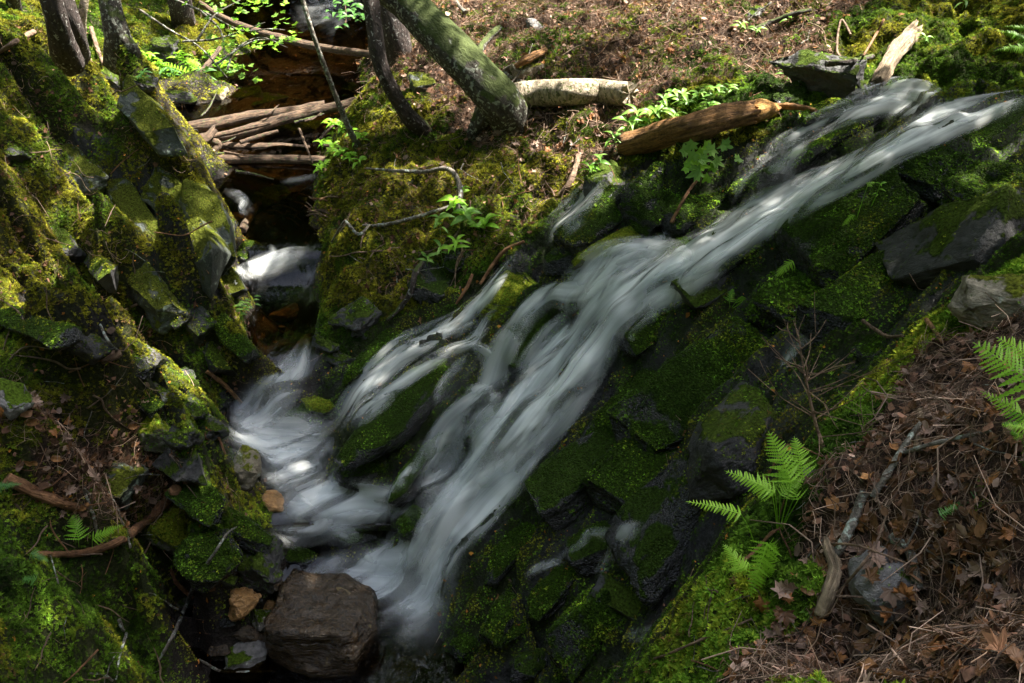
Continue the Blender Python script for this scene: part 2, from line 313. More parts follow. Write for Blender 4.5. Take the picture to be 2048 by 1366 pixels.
def bark_mat(name, c1, c2, c3=None, spots=0., scl=(3, 3, 14), rough=.85, moss=0., bands=False):
    """uses UV: u around (metres), v along (metres)"""
    m, nt, n, l, p = newmat(name)
    uv = N(nt, 'ShaderNodeUVMap'); mp = N(nt, 'ShaderNodeMapping'); mp.inputs['Scale'].default_value = (scl[2], scl[0], 1); l.new(uv.outputs[0], mp.inputs[0])
    f = nz(nt, 3, 6, mp.outputs[0], rough=.7, dist=.4); P = pos(nt); g = nz(nt, 30, 4, P)
    c = mixc(nt, ramp(nt, f, [(.38, (0, 0, 0)), (.6, (1, 1, 1))]), c1, c2)
    c = mixc(nt, 1., c, ramp(nt, g, [(.3, (.6, .6, .6)), (.7, (1.3, 1.3, 1.3))]), 'MULTIPLY')
    if spots:
        s = ramp(nt, nz(nt, 26, 4, P, dist=.5), [(.66-.2*spots, (0, 0, 0)), (.70-.2*spots, (1, 1, 1))]); c = mixc(nt, s, c, c3)
    if bands:
        mp2 = N(nt, 'ShaderNodeMapping'); mp2.inputs['Scale'].default_value = (3, 45, 1); l.new(uv.outputs[0], mp2.inputs[0])
        s = ramp(nt, nz(nt, 1.6, 3, mp2.outputs[0]), [(.63, (0, 0, 0)), (.68, (.8, .8, .8))]); c = mixc(nt, s, c, (.05, .035, .025))
    if moss:
        geo = nt.nodes.new('ShaderNodeNewGeometry'); sx = nt.nodes.new('ShaderNodeSeparateXYZ'); l.new(geo.outputs['Normal'], sx.inputs[0])
        up = math_(nt, 'ADD', math_(nt, 'MULTIPLY', sx.outputs[2], .5), nz(nt, 7, 4, P)); ms = ramp(nt, up, [(1.0-moss*.5, (0, 0, 0)), (1.08-moss*.5, (1, 1, 1))])
        c = mixc(nt, ms, c, mixc(nt, nz(nt, 60, 2, P), (.022, .036, .006), (.08, .11, .014)))
    l.new(c, p.inputs['Base Color']); p.inputs['Roughness'].default_value = rough
    l.new(bump(nt, math_(nt, 'ADD', f, math_(nt, 'MULTIPLY', g, .3)), .045, 1.), p.inputs['Normal'])
    return m
def silk_mat():
    m, nt, n, l, p = newmat('white_water')
    uv = N(nt, 'ShaderNodeUVMap'); de = N(nt, 'ShaderNodeAttribute', attribute_name='dens')
    def mapped(sx, sy):
        mp = N(nt, 'ShaderNodeMapping'); mp.inputs['Scale'].default_value = (sx, sy, 1); l.new(uv.outputs[0], mp.inputs[0]); return mp.outputs[0]
    a = nz(nt, 1., 2, mapped(5.5, .7), dist=.3, rough=.4); b = nz(nt, 1., 2, mapped(20, 1.), dist=.2); c_ = nz(nt, 1., 2, mapped(2.6, 1.3), dist=.6)
    st = math_(nt, 'ADD', math_(nt, 'ADD', math_(nt, 'MULTIPLY', a, .55), math_(nt, 'MULTIPLY', b, .10)), math_(nt, 'MULTIPLY', c_, .45))
    s = ramp(nt, st, [(.42, (0, 0, 0)), (.53, (.5,)*3), (.64, (1, 1, 1))])
    al = math_(nt, 'MULTIPLY', de.outputs['Fac'], math_(nt, 'ADD', math_(nt, 'MULTIPLY', s, .9), .07)); gm = N(nt, 'ShaderNodeMapping'); gm.vector_type = 'TEXTURE'; gm.inputs['Rotation'].default_value = (0, 0, math.radians(28)); gm.inputs['Scale'].default_value = (2.2, .16, .6); l.new(pos(nt), gm.inputs[0])
    gap = ramp(nt, nz(nt, 1., 3, gm.outputs[0], dist=.3, rough=.55), [(.36, (.16,)*3), (.50, (1, 1, 1))]); al = math_(nt, 'MULTIPLY', al, gap); al = math_(nt, 'MINIMUM', al, .97)
    col = mixc(nt, s, (.70, .77, .81), (.95, .98, .99))
    d = nt.nodes.new('ShaderNodeBsdfDiffuse'); l.new(col, d.inputs[0]); tl = nt.nodes.new('ShaderNodeBsdfTranslucent'); l.new(col, tl.inputs[0])
    l.new(bump(nt, a, .02, .12), d.inputs['Normal'])
    m1 = nt.nodes.new('ShaderNodeMixShader'); m1.inputs[0].default_value = .35; l.new(d.outputs[0], m1.inputs[1]); l.new(tl.outputs[0], m1.inputs[2])
    tr = nt.nodes.new('ShaderNodeBsdfTransparent'); m2 = nt.nodes.new('ShaderNodeMixShader'); l.new(al, m2.inputs[0]); l.new(tr.outputs[0], m2.inputs[1]); l.new(m1.outputs[0], m2.inputs[2])
    l.new(m2.outputs[0], n['Material Output'].inputs[0]); n.remove(p); return m
def pool_mat():
    m, nt, n, l, p = newmat('stream_water')
    P = pos(nt); mp = N(nt, 'ShaderNodeMapping'); mp.inputs['Scale'].default_value = (2.5, .9, 1); l.new(P, mp.inputs[0])
    f = nz(nt, 2.2, 3, mp.outputs[0], dist=.6); nb = bump(nt, f, .05, .35)
    g = nt.nodes.new('ShaderNodeBsdfGlossy'); g.inputs['Roughness'].default_value = .07; l.new(nb, g.inputs['Normal'])
    t = nt.nodes.new('ShaderNodeBsdfTransparent'); t.inputs[0].default_value = (.25, .20, .105, 1)
    fr = nt.nodes.new('ShaderNodeFresnel'); fr.inputs[0].default_value = 1.36; l.new(nb, fr.inputs['Normal'])
    mx = nt.nodes.new('ShaderNodeMixShader'); l.new(fr.outputs[0], mx.inputs[0]); l.new(t.outputs[0], mx.inputs[1]); l.new(g.outputs[0], mx.inputs[2])
    l.new(mx.outputs[0], n['Material Output'].inputs[0]); n.remove(p); return m
MT = dict(
 ground=ground_mat(), silk=silk_mat(), pool=pool_mat(),
 rk_moss=rock_mat('wet_mossy_rock', (.010, .011, .012), (.042, .044, .046), 1.0, (.022, .042, .006), .62),
 rk_wet=rock_mat('wet_black_rock', (.012, .013, .015), (.05, .05, .053), 1., (.025, .045, .008), .3),
 rk_dark=rock_mat('dark_slate', (.016, .016, .018), (.055, .053, .056), .45, (.04, .06, .01), .35),
 rk_cliff=rock_mat('lichen_slate', (.018, .024, .02), (.06, .072, .06), .35, (.055, .065, .01), .5, .45, (.20, .25, .20)),
 rk_brown=rock_mat('wet_brown_rock', (.013, .008, .004), (.055, .033, .014), 1.1, (.04, .05, .01), .0, .1, (.12, .09, .04)),
 rk_tan=rock_mat('dry_tan_rock', (.13, .11, .08), (.30, .26, .19), .2, (.09, .10, .015), .2, .25),
 rk_grey=rock_mat('dry_grey_rock', (.09, .085, .085), (.2, .19, .185), .25, (.05, .08, .01), .15, .2),
 rk_amber=rock_mat('amber_rock', (.2, .1, .03), (.4, .22, .08), .8, (.04, .05, .01), .0),
 rk_ymoss=rock_mat('yellow_mossed_rock', (.06, .06, .045), (.13, .13, .1), .3, (.13, .15, .015), .8, .15),
 moss=tint_mat('moss_leaves', .8, .25, .05), litter=tint_mat('dry_litter', .75, .15, .2),
 canopy=leaf_mat('canopy_leaf', (.05, .12, .02), (.10, .2, .03), .35),
 fern=leaf_mat('fern_green', (.15, .38, .015), (.36, .64, .05), .45), leaf=leaf_mat('fresh_leaf', (.12, .28, .04), (.26, .46, .08), .45),
 leafd=leaf_mat('dull_green_leaf', (.05, .16, .03), (.12, .28, .06), .4),
 dead1=leaf_mat('brown_dead_leaf', (.04, .02, .011), (.19, .09, .036), .15, .5), dead2=leaf_mat('pale_dead_leaf', (.13, .08, .06), (.30, .20, .15), .15, .5), dead3=leaf_mat('rust_dead_leaf', (.16, .06, .02), (.34, .15, .05), .15, .5),
 log=bark_mat('weathered_log', (.03, .018, .012), (.16, .10, .062), (.07, .08, .03), .3, scl=(1.5, 3, 16)),
 rotten=bark_mat('rotten_orange_log', (.10, .045, .015), (.36, .18, .06), scl=(1.5, 3, 18)),
 paleend=bark_mat('broken_orange_wood', (.32, .14, .03), (.6, .33, .1), scl=(3, 3, 12)),
 birch=bark_mat('pale_birch_bark', (.20, .16, .11), (.46, .38, .28), (.09, .10, .03), .5, scl=(8, 3, 3), bands=True),
 mossbark=bark_mat('mossy_lichen_bark', (.025, .02, .016), (.075, .065, .05), (.30, .32, .27), .55, scl=(4, 3, 8), moss=.7),
 darkbark=bark_mat('dark_spotted_bark', (.02, .014, .012), (.07, .05, .045), (.35, .34, .33), .28, scl=(3, 3, 9), moss=.35),
 stump=bark_mat('grey_brown_wood', (.15, .10, .06), (.42, .32, .21), scl=(1.2, 3, 20)),
 twig=bark_mat('brown_twig', (.10, .06, .04), (.26, .17, .11), scl=(3, 3, 6)),
 twiggrey=bark_mat('grey_lichen_twig', (.08, .065, .05), (.21, .19, .16), (.36, .41, .36), .5, scl=(5, 3, 6)),
 twigred=bark_mat('rust_stick', (.12, .05, .02), (.30, .15, .07), scl=(2, 3, 10)),
)
# ------------------------------------------------------------------ ray casting onto the built place
def bvh_of(V, Fc): return BVHTree.FromPolygons([tuple(v) for v in V.tolist()], Fc.tolist())
_k = 3
_ii = np.arange(0, NA, _k); _jj = np.arange(0, NR, _k)
_G = TV.reshape(NA, NR, 3)[np.ix_(_ii, _jj)]
_ok = (np.abs(TA[_ii]) < math.radians(56)); _G = _G[_ok]
_GF = grid_faces(_G.shape[0], _G.shape[1])
BV_T = bvh_of(_G.reshape(-1, 3), _GF)
_zs = _G[..., 2].copy()
for _ in range(5):
    _p = np.pad(_zs, 1, 'edge'); _zs = (_p[1:-1, 1:-1]*2+_p[:-2, 1:-1]+_p[2:, 1:-1]+_p[1:-1, :-2]+_p[1:-1, 2:])/6
_Gs = _G.copy(); _Gs[..., 2] = _zs
BV_S = bvh_of(_Gs.reshape(-1, 3), _GF)
CV = Vector(CAM)
def hit(u, v, bv=None):
    d = Vector(ray(u, v)); h = (bv or BV_T).ray_cast(CV, d.normalized())
    if h[0] is None:
        p = pz(u, v, 0 if v > 0 else .5); return np.array(p), np.array([0, 0, 1.])
    return np.array(h[0]), np.array(h[1])*(1 if h[1][2] >= 0 else -1)
def depth(P): return float((P-CAM) @ FW)
def groundz(x, y, bv=None):
    h = (bv or BV_T).ray_cast(Vector((x, y, 9)), Vector((0, 0, -1))); return h[0][2] if h[0] is not None else float(Hbase(np.array([x]), np.array([y]))[0])
# ------------------------------------------------------------------ rocks
ROCKS_W = []   # (V, F, mossdens, yellow, size)
def rock_shape(seed, L, kind='block', npts=16, rough=1.):
    r = np.random.default_rng(seed); bm = bmesh.new()
    if kind == 'round':
        P = r.normal(size=(34, 3)); P /= np.linalg.norm(P, axis=1)[:, None]; P *= r.uniform(.85, 1.0, (34, 1))
        P = np.sign(P)*np.abs(P)**.75
    elif kind == 'hump':
        P = r.normal(size=(30, 3)); P /= np.linalg.norm(P, axis=1)[:, None]; P = np.sign(P)*np.abs(P)**.7; P[:, 1] *= 1-.35*np.abs(P[:, 0]); P *= r.uniform(.85, 1, (30, 1))
    elif kind == 'slab':
        P = r.uniform(-1, 1, (npts, 3)); P[:, 2] = np.where(P[:, 2] > 0, 1, -1)*r.uniform(.8, 1, npts); c = np.array([[x, y, z] for x in (-1, 1) for y in (-1, 1) for z in (-1, 1)])*r.uniform(.3, 1., (8, 3))*[1, 1, 1.1]; P = np.vstack([P*.9, c])
    elif kind == 'cube':
        P = np.array([[x, y, z] for x in (-1, 1) for y in (-1, 1) for z in (-1, 1)])*r.uniform(.7, 1., (8, 3)); P = np.vstack([P, [[1.0, -.1, .7], [-.9, -.4, .85], [.3, -1.05, .2], [.1, .9, .9], [-.3, -.8, .9]]])
    else:
        c = np.array([[x, y, z] for x in (-1, 1) for y in (-1, 1) for z in (-1, 1)])*r.uniform(.25, 1., (8, 3)); P = np.vstack([r.uniform(-.95, .95, (9, 3)), c])
    P = P*np.array(L)/2
    vs = [bm.verts.new(p) for p in P]
    res = bmesh.ops.convex_hull(bm, input=vs); bmesh.ops.delete(bm, geom=[g for g in res['geom_interior'] if isinstance(g, bmesh.types.BMVert)], context='VERTS')
    bmesh.ops.dissolve_limit(bm, angle_limit=math.radians(9), verts=bm.verts, edges=bm.edges)
    mn = min(L); bmesh.ops.bevel(bm, geom=list(bm.edges), offset=mn*(.03 if kind in ('block', 'slab', 'cube') else .12), segments=2, affect='EDGES', profile=.6, clamp_overlap=True)
    bmesh.ops.triangulate(bm, faces=bm.faces)
    tgt = max(max(L)/26, .008)
    for _ in range(5):
        es = [e for e in bm.edges if e.calc_length() > tgt*1.5]
        if not es or len(bm.faces) > 7000: break
        bmesh.ops.subdivide_edges(bm, edges=es, cuts=1); bmesh.ops.triangulate(bm, faces=[f for f in bm.faces if len(f.verts) > 3])
    bm.normal_update(); V = np.array([v.co[:] for v in bm.verts]); Nn = np.array([v.normal[:] for v in bm.verts]); F = np.array([[v.index for v in f.verts] for f in bm.faces])
    bm.free(); s = 1/max(L); o = seed*3.7
    A = np.array([1, 1.6, 3.]) if kind in ('slab', 'block') else np.ones(3)
    n1 = fbm((V+o)*A, 2.6*s, 3, seed)*1.5; n2 = fbm((V+o)*A, 8*s, 4, seed+3, .65)*1.9; st = np.abs(fbm((V+o)*A, 5*s, 2, seed+9))
    V = V+Nn*((n1*.10+n2*.035-np.clip(.09-st, 0, 1)*.35)*mn*rough*(1.25 if kind == 'block' else 1))[:, None]
    return V, F
MOSSD = {'rk_moss': .75, 'rk_wet': .22, 'rk_dark': .3, 'rk_cliff': .3, 'rk_brown': 0, 'rk_tan': .1, 'rk_grey': .04, 'rk_amber': 0, 'rk_ymoss': .8}
def rock(u, v, w, h, ang, th, kind, mat, label, name='rock', sink=.52, tilt=0., moss=None, yel=.3, d=None, up=.5, rough=1., seed=None, group=None, cat='rock'):
    seed = seed if seed is not None else int(u*7+v*13) % 9973
    c, n = hit(u, v)
    if d is not None: c = pd(u, v, d)
    dd = depth(c); sc = dd/FPX
    n = n*(1-up)+np.array([0, 0, 1.])*up; n /= np.linalg.norm(n)
    a = math.radians(ang); im = np.array([1., 0, 0])*math.cos(a)+UP*math.sin(a)     # image direction, then laid onto the tangent plane
    vd = (c-CAM)/np.linalg.norm(c-CAM)
    t = im-vd*((im@n)/min(vd@n, -.2)); t /= np.linalg.norm(t)
    pr = t-vd*(t@vd); fx = max(np.linalg.norm(pr), .45)
    s = np.cross(n, t); sp = s-vd*(s@vd); fy = max(np.linalg.norm(sp), .5)
    L = (w*sc/fx, h*sc/fy, th*min(w, h)*sc/fy)
    V, F = rock_shape(seed, L, kind, rough=rough)
    if tilt: ca, sa = math.cos(tilt), math.sin(tilt); V = V @ np.array([[1, 0, 0], [0, ca, -sa], [0, sa, ca]]).T
    R = np.stack([t, s, n], 1); base = c+n*(L[2]*(.5-sink))
    me = mkmesh(name, V, F, MT[mat]); o = link(name, me)
    o.matrix_world = Matrix([[R[0, 0], R[0, 1], R[0, 2], base[0]], [R[1, 0], R[1, 1], R[1, 2], base[1]], [R[2, 0], R[2, 1], R[2, 2], base[2]], [0, 0, 0, 1]])
    tag(o, label, cat, group); ROCKS_W.append((V @ R.T+base, F, MOSSD[mat] if moss is None else moss, yel)); return o
RK = [ # u v w h ang th kind mat label  {extras}
 # in and beside the cascade
 (815,815,400,120,41,.8,'hump','rk_moss','long mossy rock hump between the two left strands of the cascade',dict(moss=.5)),
 (730,930,160,110,50,.9,'hump','rk_wet','glistening black rock at the foot of the left strand of the cascade',dict(moss=.35)),
 (850,930,260,56,52,1.2,'hump','rk_moss','narrow mossy rib splitting the lower falls left of the main chute',dict(sink=.3)),
 (985,870,150,40,52,1.2,'hump','rk_moss','small dark rib standing in the lower main chute',dict(sink=.3,moss=.4)),
 (1060,670,200,85,58,1.,'hump','rk_moss','dark mossy hump the middle falls pour around',dict(moss=.45)),
 (1025,600,150,110,45,.8,'hump','rk_ymoss','rounded mossy rock in a sun fleck beside the left strand',dict(yel=.5)),
 (1015,715,60,60,30,.8,'block','rk_wet','small wet block at the split of the left strand'),
 (1240,580,60,34,25,.7,'block','rk_wet','brown black stone breaking the middle of the main chute'),
 (1345,505,90,60,35,.8,'hump','rk_moss','mossy stone above the shoulder of the main chute'),
 (1700,272,290,50,27,1.1,'hump','rk_moss','long mossy rib between the two upper strands',dict(sink=.3)),
 (1590,335,180,46,28,1.,'hump','rk_wet','black wet rib below the upper mossy rib',dict(sink=.35,moss=.3)),
 (1500,378,110,60,22,.9,'hump','rk_moss','rounded dark rock with water curling over its top'),
 (1650,160,180,90,-8,.9,'block','rk_dark','dark square boulder above the upper falls',dict(moss=.3)),
 (1590,205,90,60,10,.8,'block','rk_wet','wet dark stone left of the crest of the falls'),
 (1650,225,110,50,25,.8,'hump','rk_moss','mossy stone on the left lip of the upper falls'),
 (1410,400,190,120,35,.7,'hump','rk_moss','broad smooth mossy boulder under the rotten log',dict(moss=.45)),
 (1300,410,140,110,30,.8,'block','rk_moss','grey green boulder beside the twig in the sun',dict(moss=.45)),
 (1230,375,110,90,30,.8,'block','rk_dark','angular slate block at the left end of the rotten log',dict(moss=.1)),
 (1190,450,130,80,35,.8,'block','rk_moss','mossy square block by the small side fall'),
 (1130,520,110,70,30,.7,'hump','rk_moss','mossy ledge under the small side fall',dict(moss=.4)),
 (1230,490,220,50,25,.8,'hump','rk_ymoss','long lit mossy ledge above the shoulder of the falls',dict(yel=.4,moss=.6)),
 (770,700,240,60,38,.9,'hump','rk_moss','long mossy ledge along the far side of the left strand',dict(moss=.9)),
 (870,560,120,90,50,.6,'block','rk_wet','wet black slab under the broken branch',dict(moss=.15)),
 (720,640,90,60,40,.8,'block','rk_dark','grey slate block under the mossy overhang'),
 (930,510,100,70,30,.7,'hump','rk_moss','dark green mossy boulder by the leafy seedlings'),
 (637,812,36,90,65,.9,'hump','rk_ymoss','bright yellow green wedge of rock beside the froth',dict(moss=.9,yel=.6)),
 (600,830,110,50,40,.7,'hump','rk_wet','dark wet stone behind the frothing pool'),
 (655,690,60,30,-25,.8,'block','rk_dark','small slate block jutting over the stream',dict(moss=.1)),
 (680,720,60,40,-25,.8,'block','rk_dark','second slate block jutting over the stream'),
 # right face
 (1590,610,130,110,-30,.8,'block','rk_moss','square mossy block to the right of the small oak ferns',dict(moss=.85)),
 (1490,715,120,80,-35,.8,'block','rk_moss','pointed mossy block below the small oak ferns',dict(moss=.85)),
 (1370,800,260,170,32,.5,'slab','rk_moss','large flat green slab right of the main chute',dict(moss=.8)),
 (1250,850,260,90,48,.7,'slab','rk_moss','steep mossy slab edging the main chute',dict(moss=.6)),
 (1180,930,230,90,45,.7,'slab','rk_wet','black slate slab with patchy moss right of the lower falls',dict(moss=.35)),
 (1480,860,220,110,42,.6,'slab','rk_dark','dark slab with a thin bright moss edge behind the bare shrub',dict(moss=.35)),
 (1290,940,200,130,40,.6,'slab','rk_moss','dull green slab low on the rock face',dict(moss=.6)),
 (1850,345,190,110,-30,.8,'block','rk_moss','pointed mossy block under the upper falls',dict(moss=.9,yel=.5)),
 (1960,400,180,120,-25,.8,'block','rk_moss','mossy block at the right edge of the photo below the crest',dict(moss=.8,yel=.4)),
 (1890,490,210,130,15,.5,'slab','rk_dark','bare blue black slab high on the right face',dict(moss=.12)),
 (1700,470,250,150,38,.5,'slab','rk_moss','big green slab in the middle of the right face',dict(moss=1.,yel=.35)),
 (1740,590,200,110,30,.6,'slab','rk_moss','leafy mossed slab above the trickle',dict(moss=1.,yel=.3)),
 (1980,270,150,70,30,.8,'block','rk_moss','mossy boulder on the right bank of the crest',dict(moss=.9,yel=.35)),
 (1660,400,80,50,40,.8,'block','rk_moss','dark mossy stone leaning on the main chute'),
 (1600,430,90,55,40,.8,'block','rk_dark','dark block with a mossed edge beside the main chute'),
 (1480,500,200,45,35,.7,'slab','rk_moss','thin mossy ledge along the right of the upper chute'),
 (1340,620,200,50,42,.7,'slab','rk_moss','thin mossy ledge along the right of the middle chute'),
 (1440,570,150,70,20,.6,'slab','rk_dark','dark flat slab left of the small oak ferns',dict(moss=.3)),
 (1750,700,150,60,-15,.8,'block','rk_moss','mossy block above the dark hollow by the near bank',dict(moss=.9,yel=.4)),
 (1350,1060,240,150,45,.7,'slab','rk_wet','big glistening black slab near the mossy near bank',dict(moss=.12)),
 (1420,960,160,80,45,.6,'slab','rk_wet','wet black slab under the lone fern frond',dict(moss=.2)),
 (1180,1090,120,60,25,.7,'block','rk_wet','wet stone the small right trickle runs over'),
 (1040,1090,240,60,50,.8,'slab','rk_moss','mossy ledge right of the foot of the falls',dict(moss=.6)),
 (1110,1180,200,60,48,.8,'slab','rk_moss','narrow mossy ledge below the small trickle',dict(moss=.6)),
 (1165,1270,180,100,52,.7,'block','rk_moss','green wedge shaped block near the bottom edge',dict(moss=.9,yel=.35)),
 (1260,1210,130,50,-30,.7,'slab','rk_dark','bare grey slab behind the green wedge block',dict(moss=.1)),
 (1010,1240,120,60,48,.8,'block','rk_moss','mossy stone with a bright rim at the bottom middle',dict(moss=.6)),
 (1070,1320,120,60,40,.8,'block','rk_wet','black stone at the bottom middle under the green rim'),
 (935,1285,80,50,40,.8,'block','rk_moss','small mossy stone by the dark outlet pool'),
 (870,1190,30,22,0,.9,'round','rk_wet','little black stone standing in the foot of the falls'),
 # big rocks in the bottom pool
 (660,1352,195,150,-9,1.5,'cube','rk_brown','large wet brown boulder in front of the falls',dict(sink=.3,up=1.,seed=412,rough=.8)),
 (495,1333,98,80,5,.8,'round','rk_grey','smooth dry grey boulder at the bottom edge left of the brown boulder',dict(sink=.08,up=.9)),
 (476,1205,58,62,30,.9,'block','rk_amber','orange brown angular stone in the dark pool',dict(sink=.25)),
 (520,1245,46,48,10,.9,'block','rk_grey','small grey stone against the brown boulder',dict(sink=.3)),
 (500,1272,90,40,-12,.6,'slab','rk_brown','flat brown stone behind the smooth grey boulder',dict(sink=.3)),
 (535,1215,30,26,0,.8,'block','rk_amber','tiny amber stone at the pool edge beside the brown boulder'),
 (550,1178,46,30,0,.6,'block','rk_brown','small sunken brown stone behind the brown boulder'),
 (505,1200,34,24,10,.8,'block','rk_wet','small black wet stone behind the orange brown stone'),
 (455,1165,40,26,-10,.7,'block','rk_dark','dark stone at the back edge of the dark pool'),
 (455,1245,36,22,5,.7,'round','rk_wet','low wet stone barely above the dark pool'),
 (530,1290,34,26,0,.8,'block','rk_amber','small rust stone wedged beside the brown boulder'),
 (440,1300,50,26,8,.6,'round','rk_brown','sunken brown stone left of the smooth grey boulder'),
 (368,1206,84,24,5,.6,'slab','rk_dark','dark flat piece of slate at the back of the dark pool'),
 (770,1325,80,60,20,.8,'round','rk_brown','round brown stone right of the big brown boulder',dict(sink=.3)),
 (815,1352,100,60,15,.7,'round','rk_tan','yellowish stone cut by the bottom edge'),
 (800,1292,90,56,0,.8,'round','rk_moss','dark mossy stone at the outlet of the pool',dict(moss=.9,yel=.6)),
 (868,1345,90,60,20,.7,'block','rk_wet','black stone in the outlet of the pool cut by the bottom edge'),
 (745,1340,60,50,0,.8,'round','rk_brown','brown stone tucked against the right side of the brown boulder'),
 (415,1120,120,120,25,.8,'round','rk_moss','large rounded boulder half covered in green moss beside the pool',dict(moss=.7,yel=.45,sink=.25)),
 (512,1128,95,105,-20,.8,'block','rk_dark','dark boulder with mossy sides right of the rounded boulder',dict(moss=.4,sink=.25)),
 (484,945,66,74,-10,.9,'round','rk_tan','rounded brown boulder at the left edge of the white water',dict(sink=.3,moss=.25)),
 (335,1055,110,110,-20,.6,'block','rk_ymoss','mossy boulder under the curved orange branch',dict(yel=.5,sink=.3)),
 (228,968,90,80,-20,.8,'block','rk_cliff','pale lichen covered rock among the dead leaves',dict(sink=.3,moss=.1)),
 (312,868,90,80,-10,.8,'round','rk_ymoss','yellow green mossed boulder on the left bank',dict(yel=.7,sink=.3)),
 (372,872,60,70,-30,.8,'block','rk_dark','angular grey stone right of the yellow mossed boulder'),
 (360,930,100,60,-25,.8,'block','rk_dark','dark flat topped stone left of the white water'),
 (18,810,95,70,-30,.8,'round','rk_grey','smooth grey stone at the left edge of the photo',dict(sink=.25)),
 (225,1070,66,44,0,.7,'round','rk_ymoss','small mossy stone beneath the pale fern frond'),
 (550,1000,80,44,-15,.5,'round','rk_amber','amber stone glowing under the white water',dict(sink=.6)),
 (545,905,110,50,10,.6,'round','rk_brown','brown stone just breaking the white water',dict(sink=.5)),
 (400,1000,110,70,-35,.8,'block','rk_moss','mossy block above the lower pool left of the amber stone',dict(moss=.8,yel=.3)),
 (480,1060,160,50,-25,.7,'slab','rk_moss','mossy slab pointing at the white water',dict(moss=.9,yel=.35)),
 (600,1110,100,50,-5,.8,'hump','rk_moss','dark green stone in the middle of the lower pools',dict(moss=.7)),
 (700,1075,110,50,5,.7,'hump','rk_wet','dark wet stone between the two lower pools'),
 (830,1050,80,60,45,.8,'hump','rk_moss','mossy knob right of the lower shelf of white water'),
 # stream up the valley
 (357,190,90,30,-3,.4,'slab','rk_dark','leftmost flat slab lying in the far stream',dict(moss=.2,up=1.)),
 (425,187,60,22,0,.5,'slab','rk_tan','small tan slab lying in the far stream',dict(up=1.)),
 (483,192,100,34,14,.35,'slab','rk_dark','upper tilted slab of the overlapping pair in the stream',dict(moss=.35,up=1.,tilt=.1)),
 (525,203,100,30,16,.35,'slab','rk_dark','lower slab of the overlapping pair in the stream',dict(moss=.35,up=1.)),
 (282,165,70,36,-20,.7,'block','rk_dark','grey block at the left shore of the far stream',dict(moss=.2)),
 (590,262,100,44,-10,.7,'block','rk_dark','dark boulder behind the jammed logs',dict(moss=.3)),
 (545,395,90,36,8,.6,'hump','rk_ymoss','flat mossy boulder below the jammed logs',dict(yel=.5)),
 (448,404,56,28,-5,.7,'round','rk_ymoss','mossy boulder left of the little riffle',dict(yel=.5)),
 (600,405,48,30,0,.8,'block','rk_grey','pale grey stone on the gravel spit'),
 (618,425,32,26,0,.8,'block','rk_dark','dark grey stone at the end of the gravel spit'),
 (470,438,54,26,10,.6,'round','rk_amber','reddish stone under the riffle'),
 (494,505,64,46,15,.8,'round','rk_moss','round mossy boulder above the small upper fall',dict(moss=.8,yel=.3)),
 (455,470,50,60,-30,.8,'block','rk_moss','mossy block beside the round mossy boulder'),
 (575,560,180,60,15,.6,'hump','rk_moss','sunken mossy ledge below the small upper fall',dict(moss=.35)),
 (575,625,80,34,15,.6,'hump','rk_amber','golden brown stone lit through the stream water'),
 (610,690,60,34,20,.6,'round','rk_amber','pinkish brown stone under the clear run'),
 (700,190,40,26,0,.8,'block','rk_wet','dark stone on the far right shore of the stream'),
 (660,55,50,30,0,.8,'round','rk_dark','stone at the top of the far stream bank'),
 (330,100,60,30,-10,.8,'block','rk_dark','dark stone under the overhanging bank'),
 # left cliff
 (255,400,240,46,-55,.9,'slab','rk_cliff','long dark slanting slab at the back of the left cliff',dict(moss=.15)),
 (300,440,280,50,-57,.9,'slab','rk_cliff','long slanting slab with a shadowed edge on the left cliff',dict(moss=.15)),
 (350,400,120,90,-40,.8,'block','rk_cliff','pale lichened block under the moss mat',dict(moss=.3,yel=.8)),
 (385,470,260,70,-58,.8,'slab','rk_cliff','wide pale green slab on the left cliff',dict(moss=.1)),
 (425,455,190,60,-62,.8,'slab','rk_cliff','outermost slab of the left cliff beside the stream',dict(moss=.2)),
 (165,340,130,60,-50,.9,'block','rk_cliff','mossy block in the shaded gap of the cliff',dict(moss=.3)),
 (440,540,120,40,-60,.8,'slab','rk_cliff','lowest lichened slab of the left cliff',dict(moss=.3)),
 (230,165,70,60,-40,.9,'block','rk_dark','dark block under the round mossy knoll',dict(moss=.3)),
 (300,240,160,50,-52,.9,'block','rk_cliff','dark slanting slab behind the moss ridge',dict(moss=.2)),
 (310,590,110,50,-58,.9,'block','rk_cliff','lichened block in the second rib of the left bank',dict(moss=.3)),
 (345,620,90,50,-50,.9,'block','rk_dark','grey block with pale flecks in the second rib',dict(moss=.3)),
 (390,640,110,60,-50,.9,'block','rk_dark','dark block facing the stream in the second rib',dict(moss=.4)),
 (440,640,130,46,-52,.8,'slab','rk_moss','thin mossed plate at the stream end of the second rib',dict(moss=.6)),
 (470,680,120,40,-50,.8,'slab','rk_moss','lowest mossed plate dipping into the stream',dict(moss=.7)),
 (420,700,130,46,-52,.8,'slab','rk_dark','dark plate behind the lowest mossed plate',dict(moss=.4)),
 (300,715,50,46,-40,.9,'block','rk_grey','pinkish grey cube topmost in the broken blocks'),
 (275,745,60,50,-30,.9,'block','rk_wet','black block shadowed under the pinkish cube',dict(moss=.05)),
 (312,775,76,40,-45,.7,'block','rk_grey','smooth grey brick in the broken blocks'),
 (352,765,80,80,-50,.8,'block','rk_dark','large mossy faced block in the broken blocks',dict(moss=.3)),
 (292,800,70,40,-45,.7,'block','rk_moss','green rimmed plate under the grey brick'),
 (385,815,80,50,-45,.8,'block','rk_dark','dark block just above the white pool',dict(moss=.4)),
 (415,850,80,46,-45,.8,'block','rk_dark','dark block at the left edge of the white pool',dict(moss=.4)),
